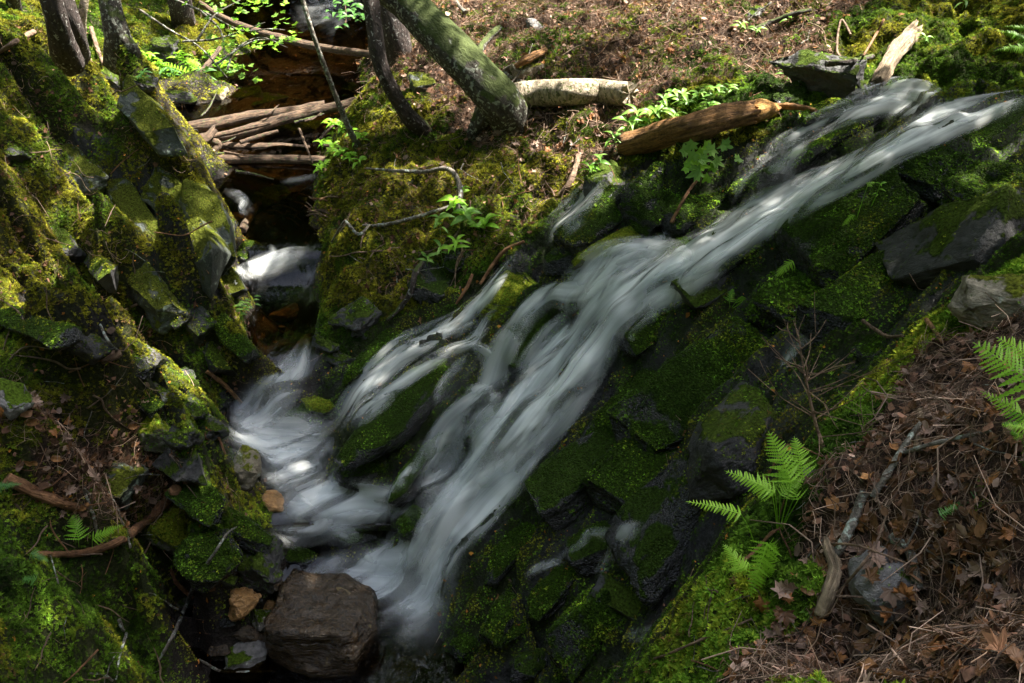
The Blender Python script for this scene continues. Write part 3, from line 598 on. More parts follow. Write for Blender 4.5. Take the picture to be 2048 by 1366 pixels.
 (440,800,60,40,-45,.8,'block','rk_wet','wet black block left of the white pool'),
 (110,470,130,60,-50,.9,'block','rk_dark','dark rock in the upper left gully',dict(moss=.3)),
 (190,520,150,70,-55,.9,'block','rk_dark','shadowed rock face under the upper moss shelf',dict(moss=.3)),
 (60,650,160,70,-20,.9,'block','rk_wet','black rock in the hollow at the left edge',dict(moss=.25)),
 (160,680,130,60,-30,.9,'block','rk_dark','dark rock under the moss carpet rim',dict(moss=.3)),
 (12,300,40,90,-70,.9,'block','rk_dark','dark rock cut by the left edge of the photo',dict(moss=.3)),
 # near bank
 (1990,622,180,80,-8,.8,'round','rk_tan','big tan boulder on the near bank under the moss cap',dict(sink=.3,up=.8)),
 (1768,1175,130,160,10,.8,'round','rk_grey','smooth dark grey boulder half buried in dead leaves',dict(sink=.4,up=.7,seed=77)),
 (1622,940,32,34,0,.9,'round','rk_grey','small grey pebble beside the bright fern'),
 (1075,60,44,34,0,.8,'block','rk_grey','small pale stone on the leaf covered hillside'),
 (1512,35,36,24,0,.8,'block','rk_grey','grey stone beside the twigs high on the hillside'),
 (1055,140,70,40,10,.8,'round','rk_tan','brown stone peeping out above the birch log'),
 (850,165,46,70,-60,.8,'block','rk_cliff','grey stone under the leaning trunk'),
]
for r in RK:
    kw = dict(r[9]) if len(r) > 9 else {}
    if r[0] > 1150 and r[1] > 440 and r[6] in ('slab', 'block') and r[7] not in ('rk_tan', 'rk_grey'):
        r = list(r); r[2] *= 1.3; r[3] *= 1.25; r[6] = 'slab'; r[5] *= 1.1; kw.setdefault('sink', .6); kw.setdefault('rough', .75); kw.setdefault('up', .35)
    if r[7] == 'rk_cliff' and r[0] < 500: r = list(r); r[2] *= 1.1; r[3] *= 1.4; kw.setdefault('sink', .5); kw.setdefault('yel', .6)
    elif r[0] < 520 and 230 < r[1] < 880 and r[6] in ('slab', 'block'): kw.setdefault('sink', .62); kw['moss'] = kw.get('moss', .3)+.25; kw.setdefault('yel', .6)
    if 440 < r[0] < 900 and r[1] > 1160: kw['sink'] = min(kw.get('sink', .2), .16)
    if r[0] > 1150 and r[7] == 'rk_moss': kw.setdefault('yel', .46 if r[1] > 640 else .58)
    rock(*r[:9], name=('slate_slab' if r[6] == 'slab' else 'boulder' if r[6] in ('round', 'hump') else 'rock'), **kw)
# combined surface for placing things
def comb_bvh():
    Vs = [_G.reshape(-1, 3)]; Fs = [_GF]; off = len(Vs[0])
    polys = _GF.tolist(); vv = _G.reshape(-1, 3).tolist()
    for V, F, *_ in ROCKS_W: polys += (F+len(vv)).tolist(); vv += V.tolist()
    return BVHTree.FromPolygons(vv, polys)
BV_A = comb_bvh()
# ------------------------------------------------------------------ water
def crom(P, n):
    """Catmull-Rom resample of control rows to n samples, even by chord length of the first two columns"""
    P = np.asarray(P, float); s = np.concatenate([[0], np.cumsum(np.hypot(*np.diff(P[:, :2], axis=0).T))]); q = np.linspace(0, s[-1], n); out = []
    E = np.vstack([2*P[0]-P[1], P, 2*P[-1]-P[-2]])
    for x in q:
        i = min(max(np.searchsorted(s, x, 'right')-1, 0), len(P)-2); t = (x-s[i])/max(s[i+1]-s[i], 1e-9); a, b, c, d = E[i:i+4]
        out.append(.5*((2*b)+(c-a)*t+(2*a-5*b+4*c-d)*t*t+(3*b-a-3*c+d)*t**3))
    return np.array(out)
# level water: stream strip
def level_strip(name, rows, label_kind='structure', nx=7):
    V = []
    for (u0, u1, v, z) in rows:
        a = pz(u0, v, z); b = pz(u1, v, z)
        for k in range(nx): V.append(a+(b-a)*k/(nx-1))
    me = mkmesh(name, np.array(V), grid_faces(len(rows), nx), MT['pool']); o = link(name, me); tag(o, kind='structure'); return o
level_strip('stream', [(380,860,-25,.92),(400,850,0,.9),(350,830,60,.8),(250,800,130,.68),(200,790,200,.61),(200,770,260,.56),(240,760,320,.5),(300,740,370,.46),(360,720,420,.40),(380,720,470,.36),(400,710,500,.34),(405,705,520,.27),(408,702,545,.16),(400,700,575,.07),(420,700,640,.02),(430,700,700,-.03),(440,690,745,-.1),(400,690,800,-.3),(380,700,850,-.38),(380,720,900,-.44),(380,760,950,-.5),(400,780,1010,-.54),(420,780,1050,-.6)])
level_strip('pool', [(420,930,1062,-.64),(400,930,1085,-.80),(380,940,1120,-.92),(280,1000,1180,-.95),(240,1040,1260,-.95),(240,1080,1320,-.95),(240,1100,1400,-.95),(240,1100,1500,-.95)])
WMAP = np.zeros((MH, MW)); STRIPS = {}
_pl = _GF.tolist(); _vv = _G.reshape(-1, 3).tolist()
for _V, _F, *_ in ROCKS_W:
    _cu, _cv, _ = proj(_V.mean(0))
    if _cv > 1130 and 400 < _cu < 780: continue
    _pl += (_F+len(_vv)).tolist(); _vv += _V.tolist()
for _nm in ('stream', 'pool'):
    _me = bpy.data.objects[_nm].data; _V = np.zeros(len(_me.vertices)*3); _me.vertices.foreach_get('co', _V); _n0 = len(_vv); _pl += [[i+_n0 for i in p.vertices] for p in _me.polygons]; _vv += _V.reshape(-1, 3).tolist()
BV_W = BVHTree.FromPolygons(_vv, _pl)
RIB = [ # control rows (u, v, width), density, lift
 # main chute
 ([(2070,205,26),(1960,232,50),(1870,262,64),(1780,312,50),(1690,362,54),(1600,400,66),(1510,452,72),(1430,505,80),(1370,548,92),(1290,585,96),(1230,630,100),(1185,690,96)], 1.25, .09),
 ([(1960,222,30),(1900,240,40),(1820,275,36),(1740,320,36),(1640,372,40),(1530,440,44),(1440,500,50),(1380,545,60)], .9, .07),
 ([(1400,525,60),(1310,560,70),(1240,610,80),(1190,665,90),(1130,740,96),(1070,820,92),(1010,900,80),(965,965,70)], 1.2, .11),
 ([(1250,640,40),(1210,700,46),(1160,770,60),(1110,840,60),(1050,910,56),(990,985,60),(930,1050,60)], .75, .045),
 ([(1180,650,70),(1120,700,80),(1060,770,70),(1010,840,60),(960,900,56),(910,965,60),(865,1015,56)], .95, .09),
 ([(1050,930,60),(980,985,80),(930,1040,84),(885,1090,84),(855,1135,96),(832,1180,96),(815,1215,70),(800,1255,60)], 1.3, .07),
 ([(1010,900,50),(950,960,70),(900,1030,70),(860,1100,70),(830,1160,80),(790,1220,70)], .8, .09),
 ([(1000,960,60),(935,975,50),(885,1005,60),(850,1070,46)], .6, .08),
 # crest, upper left strand
 ([(1890,215,26),(1830,195,46),(1760,200,50),(1700,225,40),(1640,248,30),(1585,268,20)], 1.0, .07),
 ([(1880,232,34),(1800,222,40),(1730,230,36),(1670,248,30),(1610,275,30),(1560,300,34),(1520,330,30)], .85, .06),
 ([(1610,285,30),(1575,315,44),(1545,350,60),(1500,385,40),(1470,410,24)], .5, .05),
 ([(1560,310,30),(1520,350,36),(1480,375,26),(1452,420,14)], .4, .05),
 ([(1560,330,30),(1550,365,40),(1540,400,50),(1520,425,60),(1470,460,40)], .45, .04),
 ([(1550,395,24),(1590,390,28),(1580,420,30),(1530,450,36)], .4, .04),
 # shoulder and middle veils
 ([(1390,545,60),(1340,525,60),(1270,510,46),(1210,530,60),(1170,570,66),(1130,610,56)], .95, .09),
 ([(1350,560,60),(1280,550,60),(1210,580,70),(1150,600,56),(1100,600,40),(1060,630,40),(1025,680,40),(1000,720,36)], .9, .08),
 ([(1340,480,30),(1310,505,40),(1280,530,40)], .7, .06),
 ([(1030,660,46),(1000,720,50),(980,780,46),(965,820,40)], .6, .07),
 # left lobe
 ([(1010,800,50),(960,820,56),(910,860,60),(880,910,60),(855,960,60),(830,1005,50)], .95, .08),
 ([(1020,830,40),(970,860,50),(930,910,56),(890,970,60),(860,1010,40)], .75, .07),
 ([(930,800,30),(970,795,36),(1000,820,40)], .7, .08),
 # left strand
 ([(1042,500,14),(1010,545,20),(970,600,26),(925,640,30),(870,668,34),(810,695,36),(760,740,38),(725,785,44),(695,835,48),(665,880,56)], 1.05, .05),
 ([(905,640,16),(860,690,26),(800,730,26),(750,780,30),(715,830,34)], .5, .05),
 ([(960,650,14),(930,665,16),(905,680,16)], .7, .05),
 ([(1000,615,10),(970,650,12),(945,690,16),(900,710,24),(850,740,26),(800,775,26),(760,800,24),(720,840,30),(690,870,30)], .75, .06),
 ([(920,700,26),(960,710,30),(1000,740,24)], .75, .06),
 ([(950,720,34),(920,750,36),(890,790,34),(880,830,20)], .35, .05),
 ([(830,930,10),(800,970,16),(780,1005,26),(765,1030,26)], .8, .05),
 ([(750,800,26),(780,800,24),(740,830,30),(700,850,30)], .6, .07),
 # small side fall
 ([(1212,358,16),(1175,395,40),(1140,430,44),(1105,465,34),(1088,500,22)], .55, .03),
 ([(1170,440,20),(1130,470,20),(1100,500,16)], .5, .03),
 # soft froth
 ([(640,700,60),(605,745,80),(560,795,100),(510,850,100),(470,900,80)], 0.8, 0.04, 1),
 ([(440,870,80),(520,890,110),(600,890,110),(690,880,80)], 0.75, 0.05, 1),
 ([(500,900,80),(570,930,100),(630,980,100),(660,1040,90),(610,1080,70)], 0.8, 0.05, 1),
 ([(540,1060,40),(590,1060,70),(640,1050,60)], 0.9, 0.04, 1),
 ([(620,1040,60),(680,1020,80),(760,1010,80),(840,1010,60)], 0.9, 0.05, 1),
 ([(900,1080,120),(830,1140,150),(740,1160,120),(640,1150,70)], 0.95, 0.04, 1),
 ([(860,1110,110),(835,1160,150),(805,1210,120),(790,1245,40)], 0.95, 0.03, 1),
 ([(640,515,20),(580,525,36),(520,545,46),(470,580,36)], 0.7, 0.04, 1),
 ([(700,1080,60),(720,1120,60),(780,1150,60)], 0.6, 0.03, 1),
 ([(590,-20,70),(640,10,110),(680,40,110),(640,70,60)], 0.1, 0.02, 1),
 ([(560,370,16),(620,362,16),(660,354,10)], 0.12, 0.02, 1),
 ([(450,385,12),(485,405,18),(510,430,14)], 0.2, 0.02, 1),
 ([(880,1120,120),(840,1180,160),(800,1240,150),(770,1300,100)], .45, .03, 1),
 ([(800,1170,100),(720,1150,90),(640,1150,60),(570,1165,30)], .6, .03, 1),
 # stream froth
 ([(618,680,14),(606,715,36),(590,750,54),(560,785,66),(525,820,64),(495,860,60),(475,895,40)], .65, .05),
 ([(600,760,40),(565,800,50),(530,850,50)], .6, .07),
 ([(460,850,40),(510,880,60),(570,885,70),(630,885,66),(680,880,50)], .7, .07),
 ([(470,880,40),(520,900,50),(580,920,60),(640,920,50)], .6, .05),
 ([(530,930,50),(580,945,80),(620,980,80),(650,1020,70),(640,1055,60),(600,1065,50),(560,1060,30)], .8, .07),
 ([(560,1010,20),(610,1030,50),(660,1010,60),(720,1000,50),(790,1010,50),(840,1015,40)], .95, .07),
 ([(640,1060,50),(690,1040,50),(740,1020,40),(800,1020,40)], .6, .05),
 # foot of the falls
 ([(660,1060,30),(700,1080,30),(730,1110,30),(770,1130,44),(820,1140,60)], .6, .06),
 ([(880,1100,60),(810,1130,70),(740,1140,60),(680,1140,40),(620,1155,26)], .75, .05),
 ([(870,1130,70),(810,1165,80),(750,1180,80),(700,1165,50)], .7, .04),
 ([(850,1130,80),(835,1175,100),(815,1215,80),(805,1240,40)], .6, .05),
 # small upper fall
 ([(622,508,12),(590,512,20),(560,525,30),(520,542,30),(485,552,26),(470,575,18)], .8, .06),
 ([(545,500,14),(545,525,26),(530,545,30)], .6, .08),
 ([(580,510,10),(570,525,18),(545,540,20)], .5, .08),
 ([(490,545,20),(480,570,22),(492,585,10)], .5, .04),
 ([(640,545,20),(615,555,20),(600,560,12)], .3, .04),
 ([(462,385,10),(490,402,14),(484,425,12),(500,435,10)], .4, .03),
 ([(560,370,8),(600,362,10),(640,355,8)], .2, .03),
 ([(610,-10,60),(650,5,70),(650,30,60),(640,50,40)], .12, .02),
 # trickles on the right
 ([(1285,1052,20),(1245,1075,34),(1215,1075,24),(1180,1072,18),(1160,1095,14),(1120,1118,10),(1095,1140,10)], .55, .04),
 ([(1250,1075,20),(1225,1110,24),(1205,1140,22),(1195,1170,14)], .4, .04),
 ([(1130,1125,12),(1080,1140,18),(1050,1160,12)], .35, .04),
 ([(1650,668,16),(1600,690,24),(1575,720,22),(1555,760,16)], .4, .04),
 ([(1330,1260,20),(1280,1275,26),(1240,1275,20)], .3, .04),
 ([(1330,570,26),(1310,620,24),(1290,660,16)], .3, .03),
 ([(1240,700,16),(1260,680,20),(1250,720,20)], .2, .03),
 ([(1920,690,8),(1950,700,10)], .2, .03),
]
_rs = np.random.default_rng(17)
for rows, dn, lf, *so in list(RIB):
    if so or dn < .74 or len(rows) < 4: continue
    w_ = np.mean([q[2] for q in rows])
    for k in range(int(np.clip(w_/20, 1, 5))):
        C_ = crom(rows, 40); T_ = np.gradient(C_[:, :2], axis=0); T_ /= np.linalg.norm(T_, axis=1)[:, None]+1e-9
        a_ = _rs.integers(0, 22); b_ = min(39, a_+_rs.integers(10, 26)); o_ = _rs.uniform(-.46, .46); ids = list(range(a_, b_, 4))
        if len(ids) < 3: continue
        RIB.append(([(C_[i, 0]-T_[i, 1]*C_[i, 2]*o_, C_[i, 1]+T_[i, 0]*C_[i, 2]*o_, _rs.uniform(14, 32)) for i in ids], _rs.uniform(.5, .9), lf+.015, 2))
def paint_disc(u, v, r, val):
    m = ((_mu-u)**2+(_mv-v)**2) < r*r; WMAP[m] = np.maximum(WMAP[m], val)
wparts = {}
for ri, (rows, dens, lift, *so) in enumerate(RIB):
    soft = bool(so) and so[0] == 1; fine = bool(so) and so[0] == 2
    L = sum(math.hypot(rows[i+1][0]-rows[i][0], rows[i+1][1]-rows[i][1]) for i in range(len(rows)-1)); n = max(10, int(L/9)); K = 7 if fine else 15
    C = crom(rows, n); T = np.gradient(C[:, :2], axis=0); T /= np.linalg.norm(T, axis=1)[:, None]+1e-9; Nn = np.stack([-T[:, 1], T[:, 0]], 1)
    D_ = np.zeros((n, K)); UVp = np.zeros((n, K, 2))
    for i in range(n):
        paint_disc(C[i, 0], C[i, 1], C[i, 2]*.42, min(1, dens*1.1))
        for k in range(K):
            t = (k/(K-1)-.5)*1.35; q = C[i, :2]+Nn[i]*C[i, 2]*t; UVp[i, k] = q
            p, _n = hit(q[0], q[1], BV_W); D_[i, k] = depth(p)
    for _ in range(4):
        p = np.pad(D_, ((2, 2), (1, 1)), 'edge'); D_ = (p[2:-2, 1:-1]*2+p[1:-3, 1:-1]+p[3:-1, 1:-1]+p[:-4, 1:-1]*.7+p[4:, 1:-1]*.7+p[2:-2, :-2]+p[2:-2, 2:])/7.4
    V = np.zeros((n, K, 3)); rr = np.random.default_rng(ri)
    for i in range(n):
        for k in range(K):
            V[i, k] = pd(UVp[i, k, 0], UVp[i, k, 1], D_[i, k])
    mid = V[:, K//2]; sl = np.concatenate([[0], np.cumsum(np.linalg.norm(np.diff(mid, axis=0), axis=1))]); wd = np.linalg.norm(V[:, -1]-V[:, 0], axis=1).mean()
    ac = np.linspace(-1, 1, K)
    crown = (1-ac**2)[None, :]
    rip = fbm(v3((ac[None, :]*wd*3+0*sl[:, None]).ravel(), (sl[:, None]*.9+0*ac[None]).ravel(), ri*3.3), 2.2, 3, ri).reshape(n, K)
    V[..., 2] += lift*(.35+.65*crown)+rip*.02*crown+.02; V[..., 1] -= (lift*.7)*(.3+.7*crown)
    ef = .45 if soft else .4 if fine else .16; e = (1-ac**2)**(1.6 if soft else .9); ends = np.minimum(1, np.minimum(np.arange(n)/max(3, n*ef), (n-1-np.arange(n))/max(3, n*max(ef, .24)))); ends = ends*ends*(3-2*ends)
    den = (dens*e[None, :]*ends[:, None]).ravel()
    uvx = (np.tile(ac, n)*wd*.5+ri*5.17); uvy = np.repeat(sl, K)+ri*3.1
    key = 'waterfall'
    wparts.setdefault(key, []).append((V.reshape(-1, 3), grid_faces(n, K), den, np.stack([uvx, uvy], 1)))
for key, lst in wparts.items():
    off = 0; Vs, Fs, Ds, Us = [], [], [], []
    for V, F, dn, uvv in lst: Vs.append(V); Fs.append(F+off); Ds.append(dn); Us.append(uvv); off += len(V)
    V = np.vstack(Vs); F = np.vstack(Fs); U_ = np.vstack(Us); me = mkmesh(key, V, F, MT['silk']); addattr(me, 'dens', np.concatenate(Ds))
    uvl = me.uv_layers.new(name='UVMap'); uvl.data.foreach_set('uv', U_[F.ravel()].astype(np.float32).ravel())
    o = link(key, me); tag(o, kind='structure')
WB = blur(WMAP, 1)
def wsample(u, v):
    x = np.clip(u/4-.5, 0, MW-1.001).astype(int); y = np.clip(v/4-.5, 0, MH-1.001).astype(int)
    return np.where((u > 0) & (u < 2048) & (v > 0) & (v < 1366), WB[y, x], 0)
# ------------------------------------------------------------------ ground sheet with its cover colours
def colmix(a, b, f): return a+(b-a)*f[:, None]
gme = mkmesh('ground', TV, TF, MT['ground'])
n1 = fbm(TV, 3.2, 3, 60); n2 = fbm(TV, 11, 3, 61); n3 = fbm(TV, 40, 2, 62)
tnz = None; mossw = np.clip((tM+n1*.5+n2*.3-.38)*3, 0, 1); litw = np.clip((tL+n2*.4-.3)*2.2, 0, 1)
soil = np.array([.028, .017, .012]); lit = np.array([.09, .05, .032]); rk = np.array([.035, .036, .038]); mo = np.array([.035, .038, .008]); mo2 = np.array([.014, .026, .006])
c = np.tile(soil, (len(TV), 1)); c = colmix(c, np.tile(lit, (len(TV), 1)), litw*np.clip(.5+n3, 0, 1))
c = colmix(c, rk*np.clip(1+n2*1.2, .4, 2)[:, None], np.clip(tR+tW*.3, 0, 1)*(1-litw))
_ly = np.array([[pz(600, v, z)[1], z] for v, z in [(1400,-.99),(1260,-.97),(1180,-.97),(1120,-.93),(1060,-.8),(1010,-.54),(950,-.5),(900,-.44),(850,-.38),(800,-.3),(745,-.1),(700,-.03),(640,.02),(570,.06),(535,.12),(515,.32),(470,.36),(420,.4),(370,.46),(320,.5),(260,.56),(200,.61),(130,.68),(60,.8),(0,.9)]]); _ly = _ly[np.argsort(_ly[:, 0])]
def waterlevel(P): return np.where(P[:, 0] < -.3, np.interp(P[:, 1], _ly[:, 0], _ly[:, 1]), -9)
under = np.clip((waterlevel(TV)+.03-TV[:, 2])*25, 0, 1)
bed = np.clip(tW*1.3-tR*2-.1, 0, 1)*under; tR = np.maximum(tR, np.clip(tW*(1-under)*(tL < .3), 0, 1)*.9); tM = np.where((tW > .3) & (under < .5) & (tM < .5), tM+.5*(1-under), tM); bedc = colmix(np.tile([.016, .011, .005], (len(TV), 1)), np.tile([.075, .042, .016], (len(TV), 1)), np.clip(n1*2+.4, 0, 1)); c = colmix(c, bedc, bed)
mcol = colmix(np.tile(mo2, (len(TV), 1)), np.tile(mo, (len(TV), 1)), np.clip(np.where(tinf, msample('Y', tu, tv), .6)+n1*.4, 0, 1))
c = colmix(c, mcol, mossw*(1-bed))
addattr(gme, 'gc', np.concatenate([c, np.ones((len(c), 1))], 1), 'FLOAT_COLOR'); addattr(gme, 'wet', tW*(1-.6*mossw))
ground = link('ground', gme); tag(ground, kind='structure')
# ------------------------------------------------------------------ instanced ground cover (stuff)
def scatter_obj(name, label, src, P, rot, scl, tint, cat='moss'):
    me = bpy.data.meshes.new(name); me.vertices.add(len(P)); me.vertices.foreach_set('co', np.asarray(P, np.float32).ravel())
    addattr(me, 'rot', rot, 'FLOAT_VECTOR'); addattr(me, 'scl', scl); addattr(me, 'tint', np.concatenate([tint, np.ones((len(P), 1))], 1), 'FLOAT_COLOR')
    o = link(name, me); tag(o, label, cat, kind='stuff')
    g = bpy.data.node_groups.new(name, 'GeometryNodeTree'); g.interface.new_socket('Geometry', in_out='INPUT', socket_type='NodeSocketGeometry'); g.interface.new_socket('Geometry', in_out='OUTPUT', socket_type='NodeSocketGeometry')
    gi = g.nodes.new('NodeGroupInput'); go = g.nodes.new('NodeGroupOutput'); ip = g.nodes.new('GeometryNodeInstanceOnPoints'); oi = g.nodes.new('GeometryNodeObjectInfo'); oi.inputs[0].default_value = src
    a1 = g.nodes.new('GeometryNodeInputNamedAttribute'); a1.data_type = 'FLOAT_VECTOR'; a1.inputs[0].default_value = 'rot'
    a2 = g.nodes.new('GeometryNodeInputNamedAttribute'); a2.data_type = 'FLOAT'; a2.inputs[0].default_value = 'scl'
    l = g.links.new; l(gi.outputs[0], ip.inputs['Points']); l(oi.outputs['Geometry'], ip.inputs['Instance']); l(a1.outputs[0], ip.inputs['Rotation']); l(a2.outputs[0], ip.inputs['Scale']); l(ip.outputs[0], go.inputs[0])
    md = o.modifiers.new('scatter', 'NODES'); md.node_group = g; return o
def euler_from(Nn, yaw, tilt=0.):
    """rotation taking +Z to the given normals with a random yaw -> XYZ euler"""
    Nn = Nn/np.linalg.norm(Nn, axis=1)[:, None]; ref = np.stack([np.cos(yaw), np.sin(yaw), 0*yaw], 1); X = ref-Nn*(ref*Nn).sum(1)[:, None]; X /= np.linalg.norm(X, axis=1)[:, None]+1e-9; Y = np.cross(Nn, X)
    R20, R21, R22 = X[:, 2], Y[:, 2], Nn[:, 2]; R10, R00 = X[:, 1], X[:, 0]
    return np.stack([np.arctan2(R21, R22), np.arcsin(np.clip(-R20, -1, 1)), np.arctan2(R10, R00)], 1)
def tuft(seed, n, wl, lift, mat, curl=.3):
    r = np.random.default_rng(seed); V = []; F = []
    for k in range(n):
        a = 2*math.pi*k/n+r.uniform(-.3, .3); el = r.uniform(*lift); Ln = r.uniform(.65, 1.1); d = np.array([math.cos(a)*math.cos(el), math.sin(a)*math.cos(el), math.sin(el)]); s = np.array([-math.sin(a), math.cos(a), r.uniform(-.3, .3)])*wl*Ln
        b = len(V); m = d*Ln*.55+np.array([0, 0, curl*.2]); V += [d*.05, m-s, m+s, d*Ln-np.array([0, 0, curl*Ln*.4])]; F += [[b, b+1, b+2], [b+1, b+3, b+2]]
    me = mkmesh('tuft%d' % seed, np.array(V), np.array(F), mat, smooth=False); return bpy.data.objects.new('tuft', me)
T1 = tuft(1, 9, .10, (.1, 1.1), MT['moss']); T2 = tuft(2, 8, .15, (.0, .8), MT['moss']); T3 = tuft(3, 11, .085, (.2, 1.3), MT['moss'])
def tri_sample(V, F, dens, seed):
    r = np.random.default_rng(seed); A, B, Cc = V[F[:, 0]], V[F[:, 1]], V[F[:, 2]]; nn = np.cross(B-A, Cc-A); ar = np.linalg.norm(nn, axis=1)/2; cnt = r.poisson(np.clip(np.nan_to_num(ar*dens), 0, 60)); idx = np.repeat(np.arange(len(F)), cnt)
    a = r.random(len(idx)); b = r.random(len(idx)); m = a+b > 1; a[m] = 1-a[m]; b[m] = 1-b[m]
    return A[idx]+(B-A)[idx]*a[:, None]+(Cc-A)[idx]*b[:, None], (nn/(2*ar[:, None]+1e-12))[idx], idx
def density(d): return np.where(d < 4, 11000, np.where(d < 9.2, 6500, 2600))
GFt = np.vstack([TF[:, [0, 1, 2]], TF[:, [0, 2, 3]]])
cen = TV[GFt].mean(1); fu, fv, fd = proj(cen); vis = (fu > -120) & (fu < 2170) & (fv > -80) & (fv < 1480) & (fd > .6) & (fd < 17)
GV = GFt[vis]; fM = tM[GV].mean(1); fl = tL[GV].mean(1)
g1 = fbm(cen[vis], 3.2, 3, 60); g2 = fbm(cen[vis], 11, 3, 61)
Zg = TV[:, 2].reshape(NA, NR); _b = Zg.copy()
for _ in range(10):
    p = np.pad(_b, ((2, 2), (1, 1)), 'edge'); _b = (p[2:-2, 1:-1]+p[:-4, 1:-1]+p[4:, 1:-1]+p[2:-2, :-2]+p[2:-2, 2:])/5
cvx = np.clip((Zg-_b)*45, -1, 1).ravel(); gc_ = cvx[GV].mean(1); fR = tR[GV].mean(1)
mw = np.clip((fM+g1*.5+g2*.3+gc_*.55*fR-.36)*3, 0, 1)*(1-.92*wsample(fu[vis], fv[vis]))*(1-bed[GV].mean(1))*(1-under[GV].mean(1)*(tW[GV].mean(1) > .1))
_tn = np.cross(TV[GV[:, 1]]-TV[GV[:, 0]], TV[GV[:, 2]]-TV[GV[:, 0]]); _nz = np.abs(_tn[:, 2])/(np.linalg.norm(_tn, axis=1)+1e-12); mw = mw*np.clip((_nz-.10)*4.+g2*.7, .08, 1)
P1, N1, I1 = tri_sample(TV, GV, density(fd[vis])*mw, 5)
N1 = np.where(N1[:, 2:3] < 0, -N1, N1)
Ps, Ns, Ws = [P1], [N1], [np.full(len(P1), -1.)]
Yt = [np.clip(msample('Y', *proj(P1)[:2])+np.clip(gc_*fR, 0, 1)[I1]*.45, 0, 1)]  # yellower, brighter tint on convex ledges puts caught edge light into the moss colour
for k, (V, F, md, yel) in enumerate(ROCKS_W):
    if md <= 0: continue
    d = depth(V.mean(0)); p, n_, _ = tri_sample(V, F, float(density(np.array([d]))[0])*min(md*1.3, 1.2), 1000+k)
    ctr = V.mean(0); fl_ = ((p-ctr)*n_).sum(1) < 0; n_[fl_] *= -1
    pu, pv, _d = proj(p); nn = fbm(p, 4, 3, 60)+fbm(p, 14, 2, 77)*.5
    keep = (np.clip(n_[:, 2]*.9+nn*.9+md*.8-.45, 0, 1) > np.random.default_rng(k).random(len(p))) & (n_[:, 2] > -.25) & (wsample(pu, pv)*.95 < np.random.default_rng(k+5).random(len(p)))
    Ps.append(p[keep]); Ns.append(n_[keep]); Ws.append(np.full(keep.sum(), md)); Yt.append(np.full(keep.sum(), yel))
MP = np.vstack(Ps); MN = np.vstack(Ns); MY = np.concatenate(Yt); isr = np.concatenate(Ws) >= 0
mu, mv, md_ = proj(MP); r = np.random.default_rng(99); n = len(MP)
a1 = fbm(MP, 2.1, 3, 5); a2 = fbm(MP, 7, 2, 6); wetp = np.clip(msample('W', mu, mv), 0, 1)
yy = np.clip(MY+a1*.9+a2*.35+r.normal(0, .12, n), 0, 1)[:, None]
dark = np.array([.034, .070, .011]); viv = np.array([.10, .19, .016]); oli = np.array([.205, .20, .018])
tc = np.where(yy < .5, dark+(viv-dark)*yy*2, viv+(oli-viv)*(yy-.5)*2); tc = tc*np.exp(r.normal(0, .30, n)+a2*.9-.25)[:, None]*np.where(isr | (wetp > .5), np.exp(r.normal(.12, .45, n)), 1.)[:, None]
brn = r.random(n) < np.clip(.04+a1*.2, 0, .3)*(yy[:, 0]); tc[brn] = np.array([.12, .075, .03])*np.exp(r.normal(0, .3, brn.sum()))[:, None]
upn = MN*.6+np.array([0, 0, .4])+r.normal(0, .25, (n, 3))
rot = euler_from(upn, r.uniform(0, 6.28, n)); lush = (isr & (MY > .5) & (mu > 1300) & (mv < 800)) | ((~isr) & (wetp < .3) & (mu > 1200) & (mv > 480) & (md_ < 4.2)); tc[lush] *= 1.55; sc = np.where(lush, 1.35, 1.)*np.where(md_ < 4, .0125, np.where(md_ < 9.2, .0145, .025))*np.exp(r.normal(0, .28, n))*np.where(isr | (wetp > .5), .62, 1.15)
MP = MP+MN*.002
sel = r.integers(0, 3, n)
for k, (T, lb) in enumerate(((T1, 'feathery olive and green moss covering the banks and rocks'), (T2, 'broad leaved bright moss mixed through the banks and rocks'), (T3, 'fine dense moss tips over the banks and wet rocks'))):
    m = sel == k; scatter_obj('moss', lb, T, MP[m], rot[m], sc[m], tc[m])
print('moss', n)
# ------------------------------------------------------------------ loose needles and crumbs of litter (stuff)
def stick_mesh(seed, bend):
    V = []; F = []; r = np.random.default_rng(seed); n = 5
    for i in range(n):
        t = i/(n-1); c = np.array([t-.5, bend*(t-.5)**2*4, .06*math.sin(3*t)]); w = .018*(1-.5*t)
        w *= .6; V += [c+np.array([0, -w, -w*.6]), c+np.array([0, w, -w*.6]), c+np.array([0, 0, w])]
    for i in range(n-1):
        for k in range(3): a = i*3+k; b = i*3+(k+1) % 3; F.append([a, b, b+3, a+3])
    return bpy.data.objects.new('crumb', mkmesh('crumb', np.array(V), np.array(F), MT['litter']))
def crumb_leaf(seed):
    r = np.random.default_rng(seed); n = 7; V = [[0, 0, .08]]; F = []
    for k in range(n): a = 6.283*k/n; rad = .5*r.uniform(.55, 1.1); V.append([math.cos(a)*rad, math.sin(a)*rad*.75, r.uniform(-.05, .18)])
    for k in range(n): F.append([0, 1+k, 1+(k+1) % n])
    return bpy.data.objects.new('crumb', mkmesh('crumb', np.array(V), np.array(F), MT['litter'], smooth=False))
lw = np.clip(fl*1.15+g2*.5-.12-mw*.25, 0, 1)*(1-wsample(fu[vis], fv[vis]))
